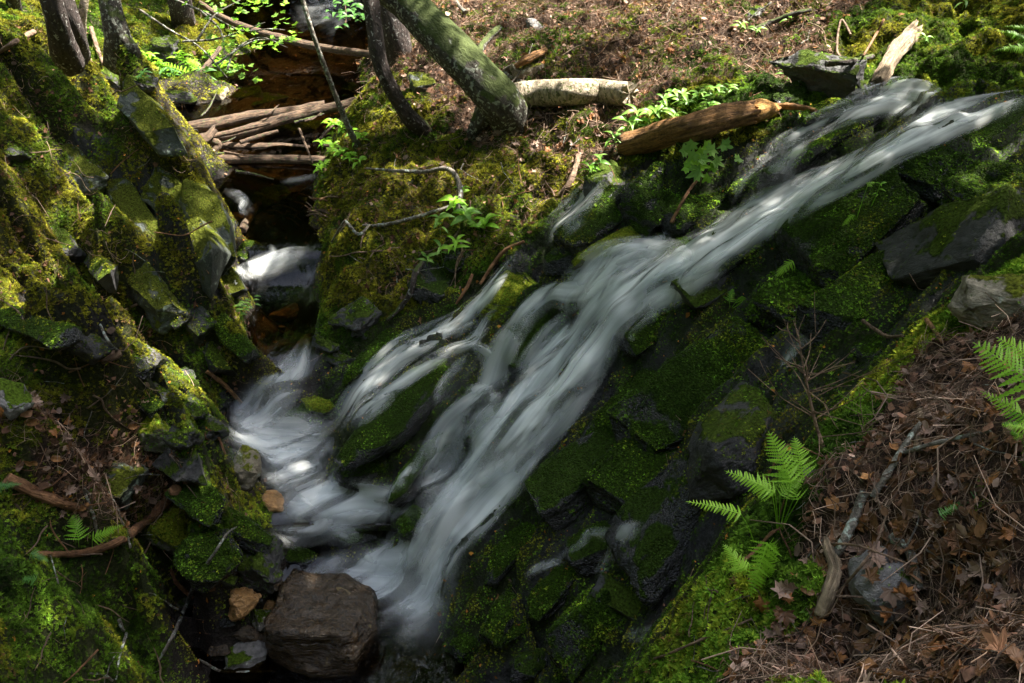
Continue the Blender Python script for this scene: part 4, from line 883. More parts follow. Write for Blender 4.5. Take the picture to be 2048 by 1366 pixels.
for k, (src, dn, s0, tint, lb) in enumerate(((stick_mesh(1, .25), 1500, .075, (.14, .09, .058), 'fallen needles and fine twigs strewn over the slopes'), (stick_mesh(2, -.5), 380, .13, (.27, .19, .14), 'pale dry twig ends strewn over the slopes'),
                                           (crumb_leaf(3), 420, .034, (.16, .085, .055), 'brown leaf scraps between the larger leaves'), (crumb_leaf(4), 90, .036, (.25, .17, .13), 'pale grey pink leaf scraps on the slopes'), (crumb_leaf(9), 45, .018, (.4, .16, .03), 'tiny orange leaf flecks on the wet rocks'))):
    wgt = lw if k < 4 else np.clip(tR[GV].mean(1), 0, 1)*.9
    dd = fd[vis]; p, n_, _ = tri_sample(TV, GV, dn*wgt*np.where(dd < 4, 1.6, 1.), 300+k); n_ = np.where(n_[:, 2:3] < 0, -n_, n_); r = np.random.default_rng(50+k); m = len(p)
    rot = euler_from(n_+r.normal(0, .35, (m, 3)), r.uniform(0, 6.28, m)); pdp = proj(p)[2]
    scatter_obj('forest_litter', lb, src, p+n_*r.uniform(.004, .03 if k < 4 else .008, (m, 1)), rot, s0*np.exp(r.normal(0, .4, m))*np.where(pdp < 4, .8, 1.), np.array(tint)*np.exp(r.normal(0, .45, m))[:, None]*np.ones(3), 'litter')
    print(k, m)
# ------------------------------------------------------------------ unseen tree canopy overhead, sprays placed along sun rays to shape the dapples (stuff)
SUNP = [(1560,105,250,100,1),(1330,50,190,70,.85),(1850,35,90,60,1),(1950,150,60,40,.5),(1080,40,150,60,.5),(1140,205,130,32,1),(1280,245,90,55,1),(1400,295,130,34,.95),(1525,240,55,26,1),(1190,335,60,40,.9),(1130,380,70,40,.7),
 (900,100,90,90,.6),(655,365,45,50,.95),(1035,625,45,55,1),(1250,510,110,36,.9),(1000,560,36,60,1),(1370,400,120,60,.65),(470,70,90,70,.9),(60,60,90,60,.75),(180,255,150,80,.55),(360,430,90,100,.5),(60,500,120,160,.45),(120,770,160,60,.6),(250,650,80,60,.5),(150,1150,150,110,.55),(60,1300,80,60,.4),(1900,350,90,80,.6),(1720,460,80,60,.5),(1740,850,90,60,.8),(1330,1290,110,70,.85),(1440,1190,60,60,.8),(1950,560,100,40,.6),(1900,760,70,50,.35),(1650,1180,40,60,.5),(550,530,60,30,.9),(580,622,45,18,1),(620,685,35,18,.9),
 (590,960,30,18,.8),(470,270,160,60,.6),(330,780,60,40,.3),(310,1050,90,40,.55),(150,760,120,50,.4),(60,480,80,120,.4),(1560,920,90,60,.8),(1500,600,60,36,.8),(1850,330,70,50,.7),(1690,500,60,60,.35),(2010,90,60,60,.6),(760,320,50,50,.5),(1000,330,60,50,.35),(1120,30,60,40,.6),(1480,1110,80,70,.7),(1400,310,60,50,.9),(920,430,60,50,.6),(640,1260,60,40,.25)]
r = np.random.default_rng(404); pts = []
while len(pts) < 1900:
    u, v = r.uniform(-500, 2500), r.uniform(-150, 1800)
    s = 0
    for (a, b, ra, rb, k) in SUNP: s = max(s, k*min(1, max(0, 1.75-math.hypot((u-a)/ra, (v-b)/rb))))
    if r.random() < s: continue
    h = BV_T.ray_cast(CV, Vector(ray(u, v)).normalized())
    p = np.array(h[0]) if h[0] is not None else pz(u, v, .3) if v > 0 else None
    if p is None or p[1] > 22: continue
    H_ = r.uniform(6.8, 10.5); pts.append(p+SD*((H_-p[2])/SD[2]))
for _ in range(60):  # extra sprays added to keep the sun off the froth and riffle
    u, v = (r.uniform(430, 600), r.uniform(790, 930)) if _ < 45 else (r.uniform(460, 620), r.uniform(350, 420)); p = np.array(BV_T.ray_cast(CV, Vector(ray(u, v)).normalized())[0]); H_ = r.uniform(6.8, 9.5); pts.append(p+SD*((H_-p[2])/SD[2]))
pts = np.array(pts)
V = []; F = []; rl = np.random.default_rng(6)
for k in range(46):
    c_ = rl.normal(0, .16, 3); a = rl.uniform(0, 6.28); tl = rl.normal(0, .5, 2); X = np.array([math.cos(a), math.sin(a), tl[0]]); Y = np.array([-math.sin(a), math.cos(a), tl[1]]); s_ = rl.uniform(.05, .085); b = len(V)
    V += [c_-X*s_, c_+Y*s_*.55, c_+X*s_, c_-Y*s_*.55]; F.append([b, b+1, b+2, b+3])
spray = bpy.data.objects.new('leaf_spray', mkmesh('leaf_spray', np.array(V), np.array(F), MT['canopy'], smooth=False))
scatter_obj('tree_canopy', 'unseen green forest canopy above the stream, leaf sprays placed to dapple the light', spray, pts, r.uniform(0, 6.28, (len(pts), 3)), r.uniform(.8, 1.3, len(pts)), np.ones((len(pts), 3)), 'foliage')

# the surrounding forest, out of the photo, that shades the gorge and shows dark in the stream
r = np.random.default_rng(505); n = 3500
a = r.uniform(-math.pi, math.pi, n); R_ = r.uniform(17, 32, n); zz = 5.2+r.random(n)*np.where(np.abs((a-SUN_AZ+math.pi) % (2*math.pi)-math.pi) < math.radians(48), 9, 23); fp = np.stack([np.sin(a)*R_*1.0, 5+np.cos(a)*R_, zz], 1)
du, dv, dd_ = proj(fp); fp = fp[~((dv > -150) & (dv < 1500) & (du > -300) & (du < 2350) & ((fp-CAM) @ FW > 0))]
scatter_obj('tree_canopy', 'dark green crowns of the surrounding forest', spray, fp, r.uniform(0, 6.28, (len(fp), 3)), r.uniform(3.5, 6.5, len(fp)), np.ones((len(fp), 3)), 'foliage')
n = 1100; fp = np.stack([r.uniform(-16, 14, n), r.uniform(21, 33, n), r.uniform(5.4, 17, n)], 1)
scatter_obj('tree_canopy', 'dense dark foliage of the forest up the valley', spray, fp, r.uniform(0, 6.28, (n, 3)), r.uniform(4, 7, n), np.ones((n, 3)), 'foliage')
# ------------------------------------------------------------------ wood: trees, logs, branches, sticks
def tube(name, P, Rr, mat, parent=None, nseg=12, rough=.12, seed=0, res=None, flat=1., jag=0.):
    P = np.asarray(P, float); Rr = np.asarray(Rr, float); L = np.linalg.norm(np.diff(P, axis=0), axis=1).sum(); n = res or int(min(160, max(8, L/max(Rr.mean()*.45, .006))))
    s = np.concatenate([[0], np.cumsum(np.linalg.norm(np.diff(P, axis=0), axis=1))]); q = np.linspace(0, s[-1], n); E = np.vstack([2*P[0]-P[1], P, 2*P[-1]-P[-2]]); C = []
    for x in q:
        i = min(max(np.searchsorted(s, x, 'right')-1, 0), len(P)-2); t = (x-s[i])/max(s[i+1]-s[i], 1e-9); a, b, c, d = E[i:i+4]; C.append(.5*((2*b)+(c-a)*t+(2*a-5*b+4*c-d)*t*t+(3*b-a-3*c+d)*t**3))
    C = np.array(C); R = np.interp(q, s, Rr); T = np.gradient(C, axis=0); T /= np.linalg.norm(T, axis=1)[:, None]
    X = np.cross(T[0], [0, 0, 1.]); X = X if np.linalg.norm(X) > .1 else np.array([1., 0, 0]); X /= np.linalg.norm(X); rings = []; th = np.linspace(0, 2*math.pi, nseg, endpoint=False); rgs = np.random.default_rng(seed); je = rgs.uniform(-1, 1, nseg); js = rgs.uniform(-1, 1, nseg)
    for i in range(n):
        X = X-T[i]*(X@T[i]); X /= np.linalg.norm(X); Y = np.cross(T[i], X); off = 0
        ring = C[i]+(np.cos(th)[:, None]*X+np.sin(th)[:, None]*Y*flat)*R[i]
        if jag and i == 0: ring = ring+T[i]*(js*R[i]*jag)[:, None]
        if jag and i == n-1: ring = ring+T[i]*(je*R[i]*jag)[:, None]
        rings.append(ring)
    V = np.array(rings); rad = V-C[:, None]; q2 = V.reshape(-1, 3); m = R.mean()
    dsp = fbm(q2+seed*3.1, .9/max(m, .01)*.5, 3, seed)*rough*1.6+fbm(np.stack([np.tile(np.arange(nseg)*1.7, n), np.repeat(q/max(m, .004)*.35, nseg), np.zeros(n*nseg)+seed], 1), 1., 2, seed+1)*rough
    V = C[:, None]+rad*(1+dsp.reshape(n, nseg, 1)); Vf = V.reshape(-1, 3); Vf = np.vstack([Vf, C[0]-T[0]*0, C[-1]])
    i = np.arange(n-1)[:, None]*nseg; k = np.arange(nseg)[None]; k2 = (k+1) % nseg; F = np.stack([(i+k).ravel(), (i+k2).ravel(), (i+nseg+k2).ravel(), (i+nseg+k).ravel()], 1).tolist()
    c0 = n*nseg; F += [[c0, (j+1) % nseg, j] for j in range(nseg)]+[[c0+1, (n-1)*nseg+j, (n-1)*nseg+(j+1) % nseg] for j in range(nseg)]
    me = bpy.data.meshes.new(name); me.from_pydata(Vf.tolist(), [], F); me.materials.append(MT[mat]); me.polygons.foreach_set('use_smooth', [len(f) == 4 for f in F])
    uvl = me.uv_layers.new(name='UVMap'); vi = np.zeros(len(me.loops), np.int32); me.loops.foreach_get('vertex_index', vi)
    ua = np.concatenate([np.tile(np.arange(nseg), n)/nseg*2*math.pi*m, [0, 0]])+seed; va = np.concatenate([np.repeat(q, nseg), [0, q[-1]]])+seed*.7
    # seam: wrap by mirroring around so no jump
    ua = np.concatenate([np.tile(np.abs(np.arange(nseg)-nseg/2), n)/nseg*2*math.pi*m*1.0, [0, 0]])+seed
    uvl.data.foreach_set('uv', np.stack([ua[vi], va[vi]], 1).astype(np.float32).ravel()); return link(name, me, parent)
def trail(rows, mode='s', lift=.6):
    """rows (u, v, width px[, depth or z]) -> points and radii; 's' lies on the surface, 'd' uses depth, 'z' uses height"""
    P, R = [], []
    for r_ in rows:
        if mode == 's':
            p, n_ = hit(r_[0], r_[1], BV_A); rad = r_[2]*depth(p)/FPX/2; lf = r_[3] if len(r_) > 3 else 0; p = p+np.array([0, 0, rad*lift+lf])-ray(r_[0], r_[1])*rad*.5
        elif mode == 'd': p = pd(r_[0], r_[1], r_[3]); rad = r_[2]*r_[3]/FPX/2
        else: p = pz(r_[0], r_[1], r_[3]); rad = r_[2]*depth(p)/FPX/2
        P.append(p); R.append(rad)
    return np.array(P), np.array(R)
def center(o):
    """put an object's origin at the start of its mesh"""
    me = o.data; c = me.vertices[0].co.copy(); me.transform(Matrix.Translation(-c)); o.location = c; return o
def wood(name, rows, mat, label, cat, mode='s', seed=0, group=None, **kw):
    P, R = trail(rows, mode); o = center(tube(name, P, R, mat, seed=seed, **kw)); return tag(o, label, cat, group)
def tree(rows, mat, label, seed, extra=(), group=None):
    P, R = trail(rows, 'd'); e = empty('tree', P[-1]); tag(e, label, 'tree', group)
    t = tube('trunk', P-P[-1], R, mat, e, nseg=22, rough=.09, seed=seed)
    for nm, rw, m2 in extra:
        Q, R2 = trail(rw, 'd'); tube(nm, Q-P[-1], R2, m2, e, nseg=12, rough=.15, seed=seed+5)
    return e
tree([(745,-50,70,9.2),(815,8,73,9.1),(885,78,78,9.0),(950,148,82,8.95),(1000,205,86,8.98),(1030,262,80,9.3)], 'mossbark', 'thick leaning tree trunk covered in moss and pale lichen at the top centre', 3,
     [('root', [(985,205,56,9.02),(955,250,30,9.2),(930,292,14,9.3)], 'mossbark')])
tree([(738,-40,34,8.7),(748,50,32,8.8),(760,125,30,8.9),(788,190,30,9.1),(822,238,34,9.3),(856,268,40,9.55)], 'darkbark', 'slim dark curved trunk left of the leaning mossy tree', 5)
tree([(768,-40,52,10.6),(785,40,54,10.7),(798,110,58,10.9),(800,150,60,11.2)], 'darkbark', 'reddish dark trunk behind the slim curved trunk', 7)
tree([(596,-30,9,8.7),(630,80,9,8.9),(665,175,10,9.2),(700,262,12,9.5),(728,312,16,9.75)], 'twiggrey', 'thin leaning grey sapling stem in front of the far stream', 9)
tree([(92,-40,46,8.3),(110,30,44,8.5),(126,90,50,8.8),(136,125,64,9.1)], 'darkbark', 'dark trunk rooted on the moss knoll at the top left', 11)
tree([(118,-40,34,9.2),(135,20,36,9.3),(150,70,40,9.5),(155,110,50,9.9)], 'darkbark', 'white flecked dark trunk behind the moss knoll at the top left', 13)
tree([(176,-40,16,9.4),(166,20,17,9.5),(162,75,20,9.7),(160,110,24,10.)], 'birch', 'thin pale birch stem between the two dark trunks at the top left', 15)
tree([(212,-40,42,9.1),(222,20,44,9.15),(236,75,52,9.3),(246,122,74,9.6)], 'mossbark', 'grey lichened trunk with a mossy flared base at the top left', 17, [('root', [(238,70,30,9.25),(262,98,32,9.35),(274,128,26,9.5)], 'mossbark')])
tree([(20,-40,26,11.5),(28,10,28,11.8),(34,50,30,12.2)], 'darkbark', 'distant dark trunk in the top left corner', 19)
tree([(352,-40,44,13.4),(362,20,46,13.6),(372,70,50,14.2)], 'darkbark', 'distant trunk in shade left of the far stream', 21)
wood('fallen_log', [(1022,214,50,.03),(1080,208,52,.03),(1140,206,52,.03),(1200,203,50,.02),(1258,202,46,.0)], 'birch', 'pale fallen birch log lying level across the hillside', 'log', seed=2, nseg=28, rough=.05, jag=.4)
lg = wood('fallen_log', [(1250,314,44,.05),(1310,305,48,.08),(1380,290,52,.1),(1450,272,48,.1),(1500,256,42,.08)], 'rotten', 'rotten brown log end on beside the cascade', 'log', seed=4, nseg=28, rough=.16, jag=.5)
P, R = trail([(1496,257,40,.08),(1520,246,36,.07),(1548,236,22,.04)]); e = tube('broken_end', P-np.array(lg.location), R, 'paleend', lg, nseg=16, rough=.3, seed=8, jag=1.5); e['label'] = 'bright orange splintered end'; lg['label'] = 'rotten brown log with a bright orange broken end beside the upper falls'
wood('log_piece', [(1752,178,28,.0),(1768,152,34,.03),(1790,122,36,.05),(1812,98,32,.06),(1828,80,26,.08)], 'stump', 'grey brown broken log piece propped on moss above the crest', 'log', seed=6, nseg=20, rough=.2, jag=.8)
wood('fallen_log', [(400,5,9,1.35),(440,32,12,1.2),(500,58,14,1.05),(570,78,15,.95),(650,96,15,.85),(752,110,14,.95)], 'log', 'long thin log reaching over the far stream at the top', 'log', 'z', seed=12, nseg=12, rough=.1)
wood('fallen_log', [(318,262,24,.70),(400,252,24,.72),(500,233,21,.72),(580,223,19,.72),(648,208,15,.74)], 'log', 'upper log of the jam with a squared right end', 'log', 'z', seed=14, nseg=16, rough=.1, jag=.3)
wood('fallen_log', [(400,278,21,.60),(470,268,22,.62),(560,240,21,.68),(640,220,20,.72),(700,206,17,.76),(765,182,14,.82)], 'log', 'second log of the jam reaching the right bank', 'log', 'z', seed=16, nseg=16, rough=.1)
wood('fallen_log', [(430,290,16,.52),(500,294,16,.52),(560,293,14,.5),(620,297,12,.5)], 'log', 'short straight log in the middle of the jam', 'log', 'z', seed=18, nseg=14, rough=.12, jag=.4)
wood('fallen_log', [(380,316,16,.54),(460,320,20,.52),(550,319,20,.52),(668,322,18,.54)], 'log', 'lowest level log of the jam spanning the stream', 'log', 'z', seed=20, nseg=18, rough=.08)
wood('log_piece', [(312,240,20,.8),(340,238,22,.8),(362,236,20,.8)], 'log', 'short broken chunk behind the log jam', 'log', 'z', seed=22, nseg=14, rough=.15, jag=.8)
wood('driftwood', [(352,296,22,.72),(385,288,24,.76),(412,276,20,.8),(428,258,14,.84)], 'log', 'twisted driftwood root at the left of the log jam', 'driftwood', 'z', seed=24, nseg=14, rough=.3, jag=1.)
wood('driftwood', [(400,290,14,.7),(420,282,16,.72),(436,290,16,.66),(425,304,12,.6)], 'log', 'curled root in the middle of the log jam', 'driftwood', 'z', seed=25, nseg=12, rough=.3)
wood('branch', [(420,274,10,.7),(480,260,10,.72),(540,246,7,.74)], 'log', 'thin branch lying between the two upper logs of the jam', 'branch', 'z', seed=26, nseg=10, rough=.15)
wood('branch', [(480,285,8,.62),(520,272,9,.64),(556,262,6,.66)], 'log', 'thin branch under the second log of the jam', 'branch', 'z', seed=28, nseg=10, rough=.15)
wood('branch', [(385,165,8,.8),(410,135,10,.9),(440,96,9,1.0)], 'log', 'brown stick standing by the slabs of the far stream', 'branch', 'z', seed=30, nseg=10)
for i, (rows, mat, label) in enumerate([
 ([(75,1110,12),(130,1112,14),(190,1104,15),(240,1085,16),(285,1052,17),(318,1020,19),(338,1000,20),(352,985,22)], 'twigred', 'long curved orange branch lying across the lower left bank'),
 ([(15,960,22),(60,985,24),(110,1005,22),(160,1020,16)], 'twigred', 'dark red rotten branch behind the lower left ferns'),
 ([(318,1322,5,.0),(350,1280,7,.05),(382,1235,8,.15),(408,1195,8,.2),(440,1150,6,.2),(462,1100,5,.15),(478,1075,3,.1)], 'twiggrey', 'pale lichened stick leaning out of the dark pool'),
 ([(342,1140,6),(352,1165,8),(368,1182,9),(386,1198,9)], 'twigred', 'short rust stick by the rounded mossy boulder'),
 ([(238,1240,7),(246,1260,7),(253,1268,6),(240,1310,5),(232,1360,4)], 'twiggrey', 'crooked pale stick on the moss at the bottom left'),
 ([(180,1348,5),(205,1350,6),(225,1362,6)], 'twiggrey', 'short grey stick at the bottom left edge'),
 ([(405,1338,4,.1),(420,1350,5,.12),(450,1362,6,.1),(500,1362,5,.1),(560,1360,4,.1)], 'twiggrey', 'pale branch lying in front of the smooth grey boulder'),
 ([(188,1010,4,.08),(175,1000,5,.08),(190,1040,6,.04),(200,1090,4,.04)], 'twiggrey', 'dark forked stick beside the left fern'),
 ([(735,356,4,.1),(790,366,7,.12),(850,372,8,.14),(890,370,9,.16),(912,384,10,.16),(922,412,11,.12),(914,440,9,.05)], 'twiggrey', 'arched lichen crusted branch on the middle bank'),
 ([(912,420,6,.05),(870,436,7,.06),(810,452,7,.05),(760,458,7,.03),(725,455,4,.02)], 'twiggrey', 'straight lichen crusted branch below the arched one'),
 ([(742,470,5,.1),(720,490,7,.1),(700,470,6,.1),(690,465,5,.1),(665,500,4,.08)], 'twiggrey', 'pale bare twig overhanging the mossy bank edge'),
 ([(845,542,12,.06),(832,560,11,.06),(824,592,11,.05),(806,618,10,.03),(775,646,6,.02)], 'darkbark', 'black crooked stick hanging beside the left strand'),
 ([(1048,494,5,.05),(1010,515,8,.06),(985,545,9,.06),(960,580,6,.05)], 'twigred', 'tan branch lying along the left strand of the cascade'),
 ([(945,560,6,.05),(935,585,8,.05),(912,615,4,.03)], 'twigred', 'split tan branch end above the left strand'),
 ([(1422,292,4,.12),(1412,330,6,.12),(1398,372,7,.1),(1370,410,6,.08),(1342,456,8,.04)], 'twigred', 'thin orange stick leaning against the smooth boulders'),
 ([(1650,138,12,.03),(1700,134,11,.03),(1742,124,9,.04)], 'darkbark', 'black wet stick lying above the dark boulder'),
 ([(1725,120,4,.03),(1745,90,5,.06),(1763,60,5,.09)], 'twigred', 'short reddish stick on the moss near the grey log piece'),
 ([(1520,230,12,.03),(1570,228,14,.05),(1630,230,8,.03)], 'rotten', 'reddish branch at the broken end of the rotten log'),
 ([(1148,350,10,.03),(1158,320,10,.03),(1142,370,12,.03),(1118,400,10,.03)], 'twig', 'brown root curling down beside the small side fall'),
 ([(1030,142,10,.03),(1060,128,16,.04),(1090,110,12,.03)], 'rotten', 'rust coloured stick above the birch log'),
 ([(1500,70,9,.03),(1540,56,10,.04),(1590,40,10,.05),(1620,32,7,.05)], 'darkbark', 'curved dark root high on the hillside'),
 ([(990,150,8,.02),(960,112,14,.02),(980,80,14,.02),(1000,60,10,.02)], 'mossbark', 'mossy root right of the leaning trunk'),
 ([(1040,130,8,.02),(1010,150,8,.02),(1045,170,8,.02),(1075,172,6,.02)], 'twiggrey', 'white bare twig just above the birch log'),
 ([(905,0,8,.05),(918,22,8,.05),(932,36,10,.05)], 'twiggrey', 'pale stick beside the top of the leaning trunk'),
 ([(0,112,8,.02),(35,92,10,.03),(70,72,10,.03)], 'twig', 'brown stick on the ground at the top left edge'),
 ([(186,70,8,.08),(196,105,8,.1),(210,140,7,.06)], 'twig', 'short brown stick standing on the moss knoll'),
 ([(240,665,5,.1),(262,650,6,.15),(282,640,5,.15)], 'twig', 'small twig rising from the dark hollow on the left bank'),
 ([(122,712,5,.03),(140,695,6,.06),(165,690,5,.08)], 'twig', 'forked twig at the rim of the left moss carpet'),
 ([(195,640,5,.06),(205,665,5,.06),(222,700,6,.06),(240,715,6,.04)], 'twiggrey', 'spiky grey twig hanging over the dark hollow'),
 ([(238,716,22,.02),(225,724,16,.02),(205,732,10,.02)], 'twig', 'stubby mossed branch end on the moss carpet'),
 ([(1645,1098,13,.04),(1652,1125,22,.04),(1665,1158,26,.03),(1655,1195,28,.02),(1640,1235,30,.0)], 'stump', 'thick smooth brown branch stub on the near bank'),
 ([(1668,1128,18,.03),(1685,1095,16,.04),(1705,1050,20,.04),(1722,1005,16,.04)], 'twiggrey', 'peeling branch fork above the thick branch stub'),
 ([(1740,1012,14,.03),(1768,970,14,.04),(1800,920,12,.05),(1832,872,8,.05)], 'twiggrey', 'straight grey branch on the leaf litter'),
 ([(1800,932,8,.05),(1870,912,9,.05),(1950,890,8,.04),(1975,880,5,.03)], 'twiggrey', 'long grey branch reaching to the right over the litter'),
 ([(1772,1366,8,.03),(1786,1330,9,.03),(1784,1292,6,.03)], 'twiggrey', 'pale stick near the bottom edge among dead leaves'),
 ([(1835,870,14,.01),(1832,910,16,.02),(1836,840,14,.03)], 'stump', 'short upright brown stump on the near bank'),
 ([(1850,650,9,.02),(1868,680,9,.03),(1880,700,6,.03)], 'rotten', 'broken twig end at the crest of the near bank'),
 ([(1722,655,7,.04),(1745,675,8,.05),(1770,690,7,.05),(1800,690,5,.05)], 'twig', 'knobbly twig bridging to the near bank moss'),
 ([(1560,1068,5,.03),(1535,1088,7,.04),(1505,1118,8,.03),(1460,1150,5,.02)], 'twigred', 'rust stick beneath the lower fern'),
 ([(1515,1022,3,.12),(1540,985,4,.15),(1566,957,4,.16),(1630,968,3,.12)], 'twigred', 'thin bent twig crossing the bright fern'),
 ([(1270,1340,4,.03),(1330,1325,5,.04),(1400,1300,6,.05),(1500,1255,4,.04)], 'twig', 'brown stick on the bright moss at the bottom'),
 ([(1780,1090,22,.02),(1810,1110,20,.02),(1826,1150,16,.02),(1836,1190,14,.02)], 'twiggrey', 'lichened branch curved over the dark grey boulder'),
 ([(1640,1110,5,.05),(1700,1120,5,.06),(1760,1135,4,.05),(1830,1150,3,.03)], 'twig', 'thin dark stick across the thick branch stub'),
 ([(1660,1215,5,.03),(1720,1150,6,.05),(1745,1110,5,.05),(1770,1040,3,.04)], 'twig', 'slender twig passing over the dark grey boulder'),
 ([(420,880,4,.1),(440,895,5,.12),(455,925,4,.08)], 'twigred', 'thin orange twig arching over the white water edge'),
 ([(415,750,8,.03),(450,780,9,.05),(485,812,6,.02)], 'rotten', 'dark reddish stick slanting into the white pool'),
 ([(485,470,16,.02),(505,435,18,.03),(520,415,12,.03)], 'log', 'brown branch on the gravel below the riffle'),
 ([(1700,80,5,.04),(1680,50,4,.04),(1672,110,5,.04),(1690,130,4,.03)], 'twig', 'thin forked twig standing on the hillside moss'),
]): wood('branch', rows, mat, label, 'branch', seed=100+i, nseg=10 if max(r[2] for r in rows) < 12 else 14, rough=.2)
r = np.random.default_rng(88)
for i in range(15):
    u, v = r.uniform(330, 680), r.uniform(225, 345); a = r.normal(-.25, .5); L = r.uniform(20, 80); z = .5+(330-v)*.002+r.uniform(0, .08); w0 = r.uniform(3, 8)
    wood('branch', [(u, v, w0, z), (u+math.cos(a)*L*.5, v+math.sin(a)*L*.5+r.normal(0, 4), w0*.8, z+.03), (u+math.cos(a)*L, v+math.sin(a)*L, w0*.4, z+r.uniform(-.04, .06))], ['log', 'darkbark', 'log', 'darkbark'][i % 4], 'small broken branch caught in the log jam', 'branch', 'z', seed=300+i, group='broken branches caught in the log jam', nseg=8, rough=.25)
for i in range(34):
    u, v = r.uniform(520, 650), r.uniform(395, 440); a = r.uniform(-.8, .8); L = r.uniform(14, 44); w0 = r.uniform(2, 5)
    wood('twig', [(u, v, w0, .02), (u+math.cos(a)*L*.5, v+math.sin(a)*L*.4, w0*.8, .04), (u+math.cos(a)*L, v+math.sin(a)*L*.8, w0*.5, .02)], ['twig', 'log', 'twigred'][i % 3], 'short twig washed up on the gravel spit', 'twig', seed=340+i, group='twigs washed up on the gravel spit', nseg=6, rough=.2)
# bare spruce seedling skeleton on the near bank
r = np.random.default_rng(31); base = hit(1650, 900, BV_A)[0]; dB = depth(base); e = empty('bare_shrub', base); tag(e, 'bare brown twiggy dead sapling rising beside the mossy near bank', 'shrub')
stem = [(1650,905,9,dB),(1632,850,7,dB-.02),(1618,790,6,dB-.05),(1606,730,4,dB-.08),(1597,670,2.5,dB-.1)]; P, R = trail(stem, 'd'); tube('stem', P-base, R, 'twig', e, nseg=7, rough=.1, seed=1)
for i in range(30):
    t = r.uniform(.12, .95); p = P[0]+(P[-1]-P[0])*t+np.array([0, 0, 0]); j = int(t*4); p = P[j]+(P[min(j+1, 4)]-P[j])*(t*4-j); ln = (.10+.30*(1-t))*r.uniform(.5, 1.); a = r.uniform(0, 6.28); d = np.array([math.cos(a), math.sin(a)*.7, r.uniform(.1, .9)]); d /= np.linalg.norm(d)
    Q = [p, p+d*ln*.5+r.normal(0, .01, 3), p+d*ln+r.normal(0, .02, 3)+[0, 0, .02]]; b = tube('twig', np.array(Q)-base, [.0026, .0018, .0009], 'twig', e, nseg=5, rough=.1, seed=i, res=8)
    if i % 2 == 0: q = np.array(Q[1]); d2 = d+r.normal(0, .5, 3); tube('twig', np.array([q, q+d2*ln*.3, q+d2*ln*.5+[0, 0, .01]])-base, [.0016, .0012, .0008], 'twig', e, nseg=5, rough=.1, seed=i+60, res=6)
# loose twigs: each its own object, sharing a few meshes
def twig_mesh(seed, mat):
    r = np.random.default_rng(seed); P = [np.array([-.5, 0, 0])]; a = 0
    for i in range(6): a += r.normal(0, .22); P.append(P[-1]+np.array([math.cos(a), math.sin(a), r.normal(0, .08)])/6)
    P = np.array(P); P -= P.mean(0); bm_o = tube('twig', P, np.linspace(.016, .006, 7)*r.uniform(.8, 1.3), mat, None, nseg=6, rough=.2, seed=seed, res=16); me = bm_o.data; bpy.data.objects.remove(bm_o)
    return me
TWM = [twig_mesh(s, m) for s, m in enumerate(['twig', 'twig', 'twiggrey', 'twigred', 'twig', 'twiggrey', 'twig', 'twigred', 'stump'])]
KIND = ['brown', 'brown', 'grey', 'rust brown', 'brown', 'grey', 'brown', 'rust brown', 'pale']
def strew_twigs(n, regs, group, where, seed, L=(.12, .4)):
    r = np.random.default_rng(seed); k = 0
    while k < n:
        reg = regs[r.integers(len(regs))]; u = r.uniform(reg[0], reg[2]); v = r.uniform(reg[1], reg[3])
        if len(reg) > 4 and not reg[4](u, v): continue
        p, n_ = hit(u, v, BV_A)
        if float(wsample(np.array([u]), np.array([v]))[0]) > .15 or depth(p) > 16: continue
        j = r.integers(len(TWM)); o = link('twig', TWM[j]); ln = r.uniform(*L)*min(1.3, .6+depth(p)/14); nn = Vector(n_*.8+np.array([0, 0, .2])+r.normal(0, .12, 3)).normalized(); q = Vector((0, 0, 1)).rotation_difference(nn)
        o.rotation_mode = 'QUATERNION'; o.rotation_quaternion = q @ Euler((0, r.normal(0, .15), r.uniform(0, 6.28))).to_quaternion(); o.location = Vector(p)+nn*.022; o.scale = (ln, ln, ln)*1
        tag(o, 'thin %s twig lying %s' % (KIND[j], where), 'twig', group); k += 1
near = lambda u, v: v > 1366-(u-1290)*1.1-40
strew_twigs(120, [(1330, 620, 2048, 1366, near)], 'loose twigs on the near bank', 'on the dead leaves of the near bank', 1, (.07, .28))
strew_twigs(90, [(880, 0, 1700, 140), (1000, 200, 1250, 400), (700, 330, 1000, 600)], 'loose twigs on the hillside', 'on the leaf covered hillside', 2, (.12, .5))
strew_twigs(85, [(0, 150, 420, 700), (0, 720, 320, 1060), (0, 1060, 330, 1366)], 'loose twigs on the left bank', 'on the mossy left bank', 3, (.12, .45))
